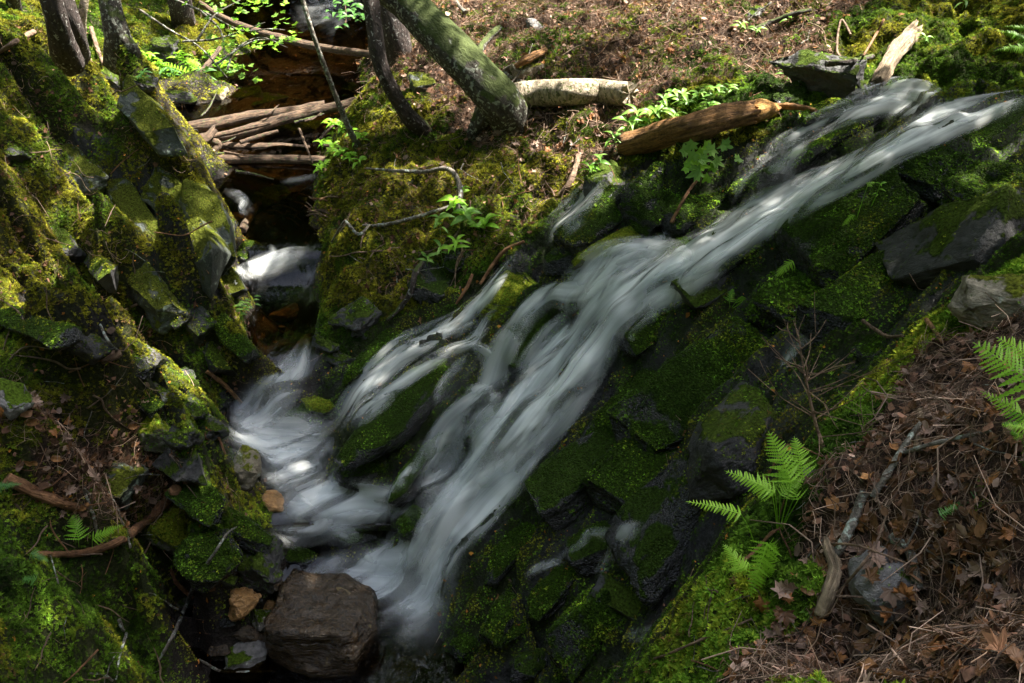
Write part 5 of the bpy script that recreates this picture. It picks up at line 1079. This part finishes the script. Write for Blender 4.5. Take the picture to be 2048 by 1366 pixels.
# ------------------------------------------------------------------ dead leaves, each its own object
def maple_pts(r, lobes=5):
    pts = []
    spec = [(-150, .35), (-125, .75), (-105, .45), (-75, .88), (-60, .6), (-48, .8), (-28, .5), (-12, .8), (0, 1.05), (12, .8), (28, .5), (48, .8), (60, .6), (75, .88), (105, .45), (125, .75), (150, .35)]
    for a, d in spec: a = math.radians(a+r.uniform(-4, 4)); d *= r.uniform(.88, 1.1); pts.append((math.cos(a)*d*.55, math.sin(a)*d*.55))
    return pts
def oval_pts(r):
    return [(math.cos(a)*.5, math.sin(a)*.26*(1+.15*r.uniform(-1, 1))) for a in np.linspace(-math.pi*.93, math.pi*.93, 14)]
def leaf_me(seed, pts, curl, mat, nm='dead_leaf', fold=.1):
    r = np.random.default_rng(seed); bm = bmesh.new(); P = np.array(pts); c = np.array([-.12, 0]); ph = r.uniform(0, 6.28)
    def z(p): return curl*(math.cos(ph)*p[0]+math.sin(ph)*p[1])**2*2.2+fold*abs(p[1])+.05*math.sin(9*p[0]+ph)*curl*3
    ctr = bm.verts.new((c[0], c[1], z(c))); mid = []; out = []
    for p in P: m = c+(p-c)*.55; mid.append(bm.verts.new((*m, z(m)+r.normal(0, .012)))); out.append(bm.verts.new((*p, z(p)+r.normal(0, .09*abs(curl)))))
    n = len(P)
    for i in range(n-1): bm.faces.new((ctr, mid[i], mid[i+1])); bm.faces.new((mid[i], out[i], out[i+1], mid[i+1]))
    s0 = bm.verts.new((-.12, .008, z(c))); s1 = bm.verts.new((-.12, -.008, z(c))); s2 = bm.verts.new((-.62, .05, .06)); bm.faces.new((s0, s1, s2))
    me = bpy.data.meshes.new(nm); bm.to_mesh(me); bm.free(); me.materials.append(MT[mat]); return me
r0 = np.random.default_rng(3)
DL = [leaf_me(i, maple_pts(r0) if i % 4 else oval_pts(r0), [.25, .45, -.3, .6, .15][i % 5], ['dead1', 'dead2', 'dead1', 'dead3', 'dead1', 'dead1', 'dead2', 'dead3', 'dead1', 'dead2'][i]) for i in range(10)]
DK = ['brown', 'pale', 'brown', 'rust', 'brown', 'brown', 'pale', 'rust', 'brown', 'pale']
def strew_leaves(n, regs, group, where, seed, size, kinds=range(10)):
    r = np.random.default_rng(seed); k = 0; kinds = list(kinds)
    while k < n:
        reg = regs[r.integers(len(regs))]; u = r.uniform(reg[0], reg[2]); v = r.uniform(reg[1], reg[3])
        if len(reg) > 4 and not reg[4](u, v): continue
        p, n_ = hit(u, v, BV_A)
        if float(wsample(np.array([u]), np.array([v]))[0]) > .1: continue
        j = kinds[r.integers(len(kinds))]; o = link('dead_leaf', DL[j]); s = r.uniform(*size); nn = Vector(n_+r.normal(0, .3, 3)).normalized(); o.rotation_mode = 'QUATERNION'
        o.rotation_quaternion = Vector((0, 0, 1)).rotation_difference(nn) @ Euler((0, 0, r.uniform(0, 6.28))).to_quaternion(); o.location = Vector(p)+Vector(n_)*(.012+r.uniform(0, .02)); o.scale = (s, s, s)
        tag(o, '%s fallen leaf curled on %s' % (DK[j], where), 'dead leaf', group); k += 1
strew_leaves(225, [(1380, 640, 2048, 1366, lambda u, v: v > 1366-(u-1380)*1.12)], 'fallen leaves on the near bank', 'the litter of the near bank', 11, (.04, .08))
strew_leaves(52, [(880, 0, 1650, 150), (1000, 230, 1200, 380)], 'fallen leaves on the hillside', 'the sunlit hillside', 12, (.07, .13), [1, 6, 9, 3, 2])
strew_leaves(22, [(40, 880, 330, 1060), (0, 780, 140, 900)], 'fallen leaves on the left bank', 'the left bank', 13, (.06, .1), [0, 3, 7, 1])

# the many smaller leaves under and between those (stuff)
def litter_leaf(i, curl):
    me = leaf_me(200+i, maple_pts(np.random.default_rng(i)) if i < 2 else oval_pts(np.random.default_rng(i)), curl, 'litter'); return bpy.data.objects.new('litter_leaf', me)
for k, (src, dn, tint) in enumerate(((litter_leaf(0, .5), 75, (.15, .078, .042)), (litter_leaf(1, -.35), 60, (.12, .06, .032)), (litter_leaf(2, .5), 45, (.2, .10, .04)), (litter_leaf(1, .6), 22, (.27, .18, .135)))):
    p, n_, _ = tri_sample(TV, GV, dn*lw, 600+k); n_ = np.where(n_[:, 2:3] < 0, -n_, n_); r = np.random.default_rng(90+k); m = len(p)
    scatter_obj('fallen_leaves', 'mass of smaller brown fallen leaves on the slopes', src, p+n_*r.uniform(.006, .035, (m, 1)), euler_from(n_+r.normal(0, .4, (m, 3)), r.uniform(0, 6.28, m)), r.uniform(.03, .085, m), np.array(tint)*np.exp(r.normal(0, .4, m))[:, None]*np.ones(3), 'litter')
# ------------------------------------------------------------------ green plants
def frond_mesh(nm, p0, p1, wid, up, npin=15, sag=.12, mat='fern', tri=True, seed=0):
    """a fern frond from p0 (stalk end of the blade) to p1 (tip): serrated pinnae in one sheet per frond"""
    r = np.random.default_rng(seed); ax = p1-p0; L = np.linalg.norm(ax); ax /= L; up = up-ax*(up@ax); up /= np.linalg.norm(up); sd_ = np.cross(up, ax); V = []; F = []
    def pt(t): return p0+ax*L*t+up*(math.sin(t*math.pi)*sag*L*.5-sag*L*t*t)
    for i in range(npin*3): t = i/(npin*3-1); c = pt(t); w = .006*L*(1.2-t)+.0006; V += [c+sd_*w, c-sd_*w]
    for i in range(npin*3-1): a = i*2; F.append([a, a+2, a+3, a+1])
    for i in range(npin):
        t = .02+.96*(i/npin)**.92; prof = (1-t)**.8*(1 if tri else min(1, .35+t*2.5)); ln = wid/2*prof*r.uniform(.72, 1.1)+.004
        for sgn in (1, -1):
            b = pt(t+sgn*.004); d = sd_*sgn*.92+ax*r.uniform(.28, .55)+up*(.2-.6*r.random()); d /= np.linalg.norm(d); e = np.cross(up, d); e /= np.linalg.norm(e); nb = 7; hw = min(L/npin*.55, ln*.28)
            base = len(V); 
            for k in range(nb+1):
                s = k/nb; hh = hw*(1-s)**.6*(1 if s > .03 else .6); c = b+d*ln*s-up*ln*.18*s*s; V += [c+e*hh*.35, c-e*hh*.35, c+e*hh+d*ln*.05, c-e*hh+d*ln*.05]
            for k in range(nb):
                a = base+k*4; n_ = a+4; F += [[a, n_, n_+1, a+1], [a, a+2, n_, n_], [a+1, n_+1, a+3, a+3]]
    F2 = [f if len(set(f)) == 4 else list(dict.fromkeys(f)) for f in F]; me = bpy.data.meshes.new(nm); me.from_pydata([tuple(v) for v in V], [], F2); me.materials.append(MT[mat]); return me
def fern(base, fronds, label, mat='fern', group=None, upv=None, stalk=True):
    """base pixel; fronds (u0, v0, u1, v1, width px, rise m)"""
    B = hit(*base, BV_A)[0]; dB = depth(B); e = empty('fern', B); tag(e, label, 'fern', group); toc = (CAM-B)/np.linalg.norm(CAM-B)
    for i, f in enumerate(fronds):
        u0, v0, u1, v1, w_ = f[:5]; d0 = dB-(f[5] if len(f) > 5 else .10); d1 = d0-(f[6] if len(f) > 6 else -.02)
        p0 = pd(u0, v0, d0); p1 = pd(u1, v1, d1); up = np.array([0, 0, .55])+toc*.8
        me = frond_mesh('frond', p0-B, p1-B, w_*d0/FPX, up, seed=i, mat=mat, tri=True); link('frond', me, e)
        if stalk: tube('stalk', np.array([B*0, (p0-B)*.5+[0, 0, .01], p0-B]), [.0028, .002, .0015], mat, e, nseg=5, rough=.05, seed=i, res=8)
    return e
fern((1556,1075), [(1582,965,1540,862,96,.14),(1606,955,1590,872,80,.12),(1550,985,1452,938,60,.13),(1560,990,1610,950,50,.10),(1545,990,1500,960,50,.12),(1596,1000,1560,930,60,.09)], 'bright green fern with broad triangular fronds by the bare sapling')
fern((1510,1090), [(1482,1028,1374,999,42,.12)], 'single arching fern frond over the black wet rock')
fern((1530,1170), [(1535,1085,1498,1200,74,.10),(1525,1090,1548,1160,60,.08),(1490,1140,1448,1088,42,.10),(1500,1130,1455,1140,34,.08),(1540,1085,1560,1110,40,.07)], 'shaded fern drooping on the bright moss below the big fern')
fern((2060,830), [(2075,780,1955,682,150,.14),(2070,850,1968,780,70,.10),(2090,740,2000,672,90,.12)], 'large dark green fern at the right edge over dead leaves')
fern((2060,870), [(2060,860,2005,846,34,.06),(2050,880,2022,862,26,.04)], 'small fern tip at the right edge below the large fern')
fern((1900,1030), [(1880,1030,1930,1000,26,.05),(1950,1000,2000,930,34,.06)], 'thin fern sprig lying on the dead leaves','leafd')
fern((158,1095), [(158,1080,140,1016,54,.10)], 'small upright triangular fern on the lower left bank')
fern((185,1100), [(185,1078,240,1050,34,.10)], 'pale toothed fern frond pointing right on the lower left bank')
fern((75,1130), [(62,1105,98,1122,26,.05)], 'little fern tip beside the left end of the curved branch','leafd')
fern((65,1175), [(72,1158,32,1160,30,.06)], 'shaded fern sprig on the moss at the lower left','leafd')
fern((-8,975), [(-10,975,42,966,26,.06)], 'fern tip cut by the left edge','leafd')
fern((1460,620), [(1458,603,1466,576,28,.05),(1484,592,1486,628,34,.06),(1520,588,1516,620,34,.05)], 'cluster of three small oak ferns on the mossy rock')
fern((1590,545), [(1586,522,1546,556,30,.05)], 'drooping fresh fern above the square mossy block')
fern((1712,440), [(1706,430,1684,452,16,.04),(1735,372,1750,362,18,.05)], 'tiny fern sprig under the pointed mossy block')
fern((2040,110), [(2055,80,1996,58,28,.1),(2055,95,1990,98,30,.1),(2060,60,2010,50,20,.1)], 'fern at the right edge above the crest', 'fern')
fern((330,150), [(385,150,290,118,40,.12),(350,160,300,140,34,.1),(400,140,370,112,34,.1)], 'fern on the shaded shore left of the far stream')
# leafy seedlings
def lance(seed, w=.28, mat='leaf', n=8):
    V = []; F = []
    for i in range(n+1): t = i/n; hw = w*.5*math.sin(math.pi*min(1, t*.93+.05))**.8*(1-t*.25); z = .12*math.sin(t*3)-.25*t*t; V += [(t, hw, z+hw*.35), (t, 0, z), (t, -hw, z+hw*.35)]
    for i in range(n): a = i*3; F += [[a, a+1, a+4, a+3], [a+1, a+2, a+5, a+4]]
    me = bpy.data.meshes.new('leaf'); me.from_pydata(V, [], F); me.materials.append(MT[mat]); me.polygons.foreach_set('use_smooth', [True]*len(F)); return me
LA = {m: [lance(0, .30, m), lance(1, .42, m), lance(2, .24, m)] for m in ('leaf', 'fern', 'leafd')}
ML = {m: [leaf_me(70+i, maple_pts(r0), .1, m, 'leaf', .12) for i in range(2)] for m in ('leaf', 'fern', 'leafd')}
def put_leaf(me, parent, p, d, nrm, s):
    o = link('leaf', me, parent); d = Vector(d).normalized(); nrm = Vector(nrm); nrm = (nrm-d*nrm.dot(d)).normalized(); y = nrm.cross(d); o.matrix_local = Matrix([[d.x*s, y.x*s, nrm.x*s, p[0]], [d.y*s, y.y*s, nrm.y*s, p[1]], [d.z*s, y.z*s, nrm.z*s, p[2]], [0, 0, 0, 1]]); return o
def seedling(u, v, h, nl, s, label, mat='leaf', seed=0, maple=False, group=None, lean=0., name='seedling', whorls=None):
    """u, v pixel of the foot; h stem height and s leaf length in pixels"""
    B = hit(u, v, BV_A)[0]; k = depth(B)/FPX; r = np.random.default_rng(seed+int(u)); e = empty(name, B); tag(e, label, 'plant', group)
    H = h*k*1.1; top = np.array([lean*H+r.normal(0, .1)*H, r.normal(0, .1)*H, H]); mid = top*.5+np.array([r.normal(0, .05)*H, 0, 0]); tube('stem', np.array([[0, 0, -.01], mid, top]), [.0035, .0028, .0016], mat, e, nseg=5, rough=.05, seed=seed, res=8)
    for i in range(nl):
        t = 1 if i < nl*.45 else .35+.6*(i-nl*.45)/(nl*.55); a = 2.4*i+r.uniform(-.3, .3); p = mid*(2*t) if t < .5 else mid+(top-mid)*(2*t-1); el = r.uniform(-.15, .45); d = (math.cos(a)*math.cos(el), math.sin(a)*math.cos(el), math.sin(el)); L = s*k*r.uniform(.7, 1.15)
        me = (ML if maple else LA)[mat][r.integers(2)] if maple else LA[mat][r.integers(3)]
        put_leaf(me, e, p+np.array(d)*(L*.45 if maple else 0), d, (r.normal(0, .25), -.35+r.normal(0, .2), 1), L)
    return e
g = 'pale leafy seedlings beside the rotten log'
for i, (u, v, h, nl, s, lb) in enumerate([(1232,300,26,8,30,'leftmost pale leafy seedling, low at the log end'),(1250,285,40,9,34,'tall pale seedling nearest the left end of the rotten log'),(1278,275,50,9,34,'tallest pale seedling behind the rotten log'),(1300,262,40,8,32,'pale seedling above the middle of the rotten log'),(1322,240,38,8,30,'pale seedling next to the right end of the birch log'),(1335,215,30,8,28,'pale seedling highest on the moss slope left'),(1362,222,30,7,26,'thin leaved seedling on the moss slope in the middle'),(1390,218,28,8,26,'small seedling just right of the slope middle'),(1425,205,26,7,24,'pale seedling on the upper moss slope'),(1455,195,22,6,22,'rightmost small seedling on the upper moss slope'),(1412,232,24,6,24,'low seedling just above the rotten log right half'),(1345,258,24,7,24,'low broad seedling behind the rotten log'),(1290,300,20,6,24,'short seedling touching the rotten log')]):
    seedling(u, v, h, nl, s, lb, 'leaf', i, group=g)
g = 'bright seedlings on the middle bank'
for i, (u, v, h, nl, s, lb) in enumerate([(880,470,36,9,34,'left bright seedling on the middle bank'),(905,450,46,9,38,'tall bright seedling beneath the arched lichen branch'),(935,462,40,9,38,'broad leaved bright seedling right of the arched branch'),(968,468,26,8,32,'rightmost bright seedling on the middle bank'),(885,520,24,7,28,'low bright seedling near the black crooked stick'),(912,512,26,8,30,'low bright seedling above the dark green boulder'),(855,532,18,6,20,'smallest bright seedling at the moss edge'),(928,395,20,5,20,'small seedling at the bend of the arched branch'),(1195,340,24,7,26,'seedling above the small side fall'),(1178,352,18,6,24,'lower seedling beside the small side fall')]):
    seedling(u, v, h, nl, s, lb, 'fern' if i % 2 else 'leaf', 20+i, group=g)
g = 'green shrubs on the stream bank'
for i in range(16):
    u = 640+ (i*37 % 90); v = 352-(i*29 % 95); seedling(u, v, 18, 9, 20, 'feathery green plant on the sunny bank right of the log jam', 'fern', 40+i, group=g)
g = 'low green plants on the far left shore'
for i in range(18):
    u = 290+(i*41 % 190); v = 165-(i*17 % 50); seedling(u, v, 18, 8, 20, 'low green plant on the far left shore above the slabs', 'fern' if i % 3 else 'leafd', 70+i, group=g)
for i, (u, v, lb) in enumerate([(1482,52,'three leaved green sprout high on the hillside'),(1512,62,'green sprout beside the dark root high on the hillside'),(1578,40,'small green sprout under the twigs at the top'),(1848,78,'toothed green sprout by the top of the grey log piece'),(1568,148,'small sprout on the moss above the dark boulder'),(1370,205,'tiny sprout on the hillside foot'),(1925,6,'green sprout cut by the top edge on the right')]):
    seedling(u, v+12, 14, 5, 22, lb, 'leaf', 100+i)
B = hit(478, 648, BV_A)[0]; dB = depth(B); e = empty('meadow_rue', B); tag(e, 'two stemmed plant with pale round leaflets above the stream', 'plant'); r = np.random.default_rng(8)
for (ux, vx) in ((486,612),(498,604)):
    tp = pd(ux, vx, dB-.2); tube('stem', np.array([[0, 0, 0], (tp-B)*.5, tp-B]), [.004, .003, .002], 'leafd', e, nseg=5, seed=1, res=8)
for i in range(18):
    u = r.uniform(466, 512); v = 622-(u-466)*.45+r.uniform(-14, 14); p = pd(u, v, dB-.2+r.normal(0, .03)); put_leaf(LA['leaf'][1], e, p-B, (1, r.normal(0, .3), .1), (0, -.3, 1), .06)
seedling(1742, 412, 44, 6, 14, 'slender stem topped with tiny leaves below the upper falls', 'fern', 5, name='seedling')
# maple sprigs by the rotten log
e = empty('maple_sapling', hit(1400, 372, BV_A)[0]); B = np.array(e.location); dB = depth(B); tag(e, 'young maple sapling with jagged green leaves hanging in front of the rotten log', 'sapling'); r = np.random.default_rng(12)
for s_ in (((1400,372),(1408,330),(1412,285)), ((1402,350),(1380,320),(1362,300)), ((1404,345),(1425,318),(1450,292))): tube('stem', np.array([pd(*q, dB-.12)-B for q in s_]), [.004, .003, .002], 'twig', e, nseg=5, seed=2, res=8)
for (u, v, s_) in ((1368,300,36),(1385,288,30),(1380,320,38),(1395,345,40),(1402,330,34),(1412,292,30),(1425,300,34),(1448,290,34),(1432,322,32),(1372,335,30),(1415,355,26),(1478,318,26),(1428,335,24),(1398,305,34),(1388,310,30),(1405,318,30)):
    p = pd(u, v, dB-.16+r.normal(0, .03)); a = r.uniform(0, 6.28); put_leaf(ML['leaf' if r.random() < .5 else 'fern'][r.integers(2)], e, p-B, (math.cos(a), -.2, -.5+math.sin(a)*.5), (r.normal(0, .3), -.8, .7), s_*dB/FPX*1.1)
# maple branches hanging over the far stream
B = pd(430, 150, 8.6); e = empty('maple_branch', B); tag(e, 'leafy maple branches spreading in front of the far stream', 'branch'); r = np.random.default_rng(77); dd = 8.6
BRS = [[(280,20),(340,60),(400,95),(450,150),(455,155)],[(365,83),(430,78),(490,60),(530,45)],[(330,-10),(420,30),(480,60),(540,58),(570,60)],[(395,80),(430,30),(480,0)],[(455,140),(470,100),(520,75),(575,95)],[(430,130),(500,85),(560,78)],[(400,20),(440,60),(450,110)]]
for b in BRS: tube('twig', np.array([pd(u, v, dd+r.normal(0, .08))-B for u, v in b]), np.linspace(.012, .004, len(b)), 'twiggrey', e, nseg=6, rough=.15, seed=3)
CL = [(440,20,60,24,20),(520,10,50,20,22),(560,40,34,20,12),(470,60,60,18,14),(520,90,50,16,12),(450,125,60,14,12),(490,140,40,14,9),(560,85,30,14,6),(440,85,40,14,8),(590,75,30,12,6),(505,160,30,8,5)]
for (cu, cv, su, sv, n_) in CL:
    for i in range(n_):
        u = cu+r.normal(0, su*.5); v = cv+r.normal(0, sv*.5); p = pd(u, v, dd+r.normal(0, .15)); a = r.uniform(0, 6.28); put_leaf(ML['leaf' if r.random() < .45 else 'fern'][r.integers(2)], e, p-B, (math.cos(a), math.sin(a), -.2), (r.normal(0, .25), -.45, 1), .085*r.uniform(.7, 1.2))
B = pd(675, 20, 13.); e = empty('shrub', B); tag(e, 'leafy green bush on the far right shore at the top', 'shrub'); 
for i in range(40): u = 690+r.normal(0, 22); v = 22+r.normal(0, 14); put_leaf(LA['leafd'][1], e, pd(u, v, 13+r.normal(0, .2))-B, (math.cos(i), math.sin(i), 0), (0, -.4, 1), .14)
tube('stem', np.array([pd(690, 55, 13)-B, pd(692, 30, 13)-B, pd(690, 5, 13)-B]), [.015, .01, .005], 'twig', e, nseg=6, seed=2)
# spruce seedling
B = hit(1728, 860, BV_A)[0]; e = empty('spruce_seedling', B); tag(e, 'tiny green spruce seedling behind the near bank moss', 'seedling'); dB = depth(B)
for b in (((1728,860),(1722,815),(1716,770)), ((1722,815),(1700,800),(1676,785)), ((1720,800),(1735,780),(1742,765)), ((1724,830),(1705,820),(1690,812))):
    Q = np.array([pd(u, v, dB-.05)-B for u, v in b]); tube('stem', Q, [.002, .0016, .001], 'twig', e, nseg=5, seed=3, res=6); V = []; F = []
    for i in range(60):
        t = r.random(); p = Q[0]+(Q[1]-Q[0])*t*2 if t < .5 else Q[1]+(Q[2]-Q[1])*(t*2-1); d = r.normal(0, 1, 3); d /= np.linalg.norm(d); a = len(V); V += [p, p+d*.013+[0, 0, .001], p+d*.013-[.0015, 0, .001]]; F.append([a, a+1, a+2])
    me = bpy.data.meshes.new('needles'); me.from_pydata([tuple(v) for v in V], [], F); me.materials.append(MT['fern']); link('needles', me, e)
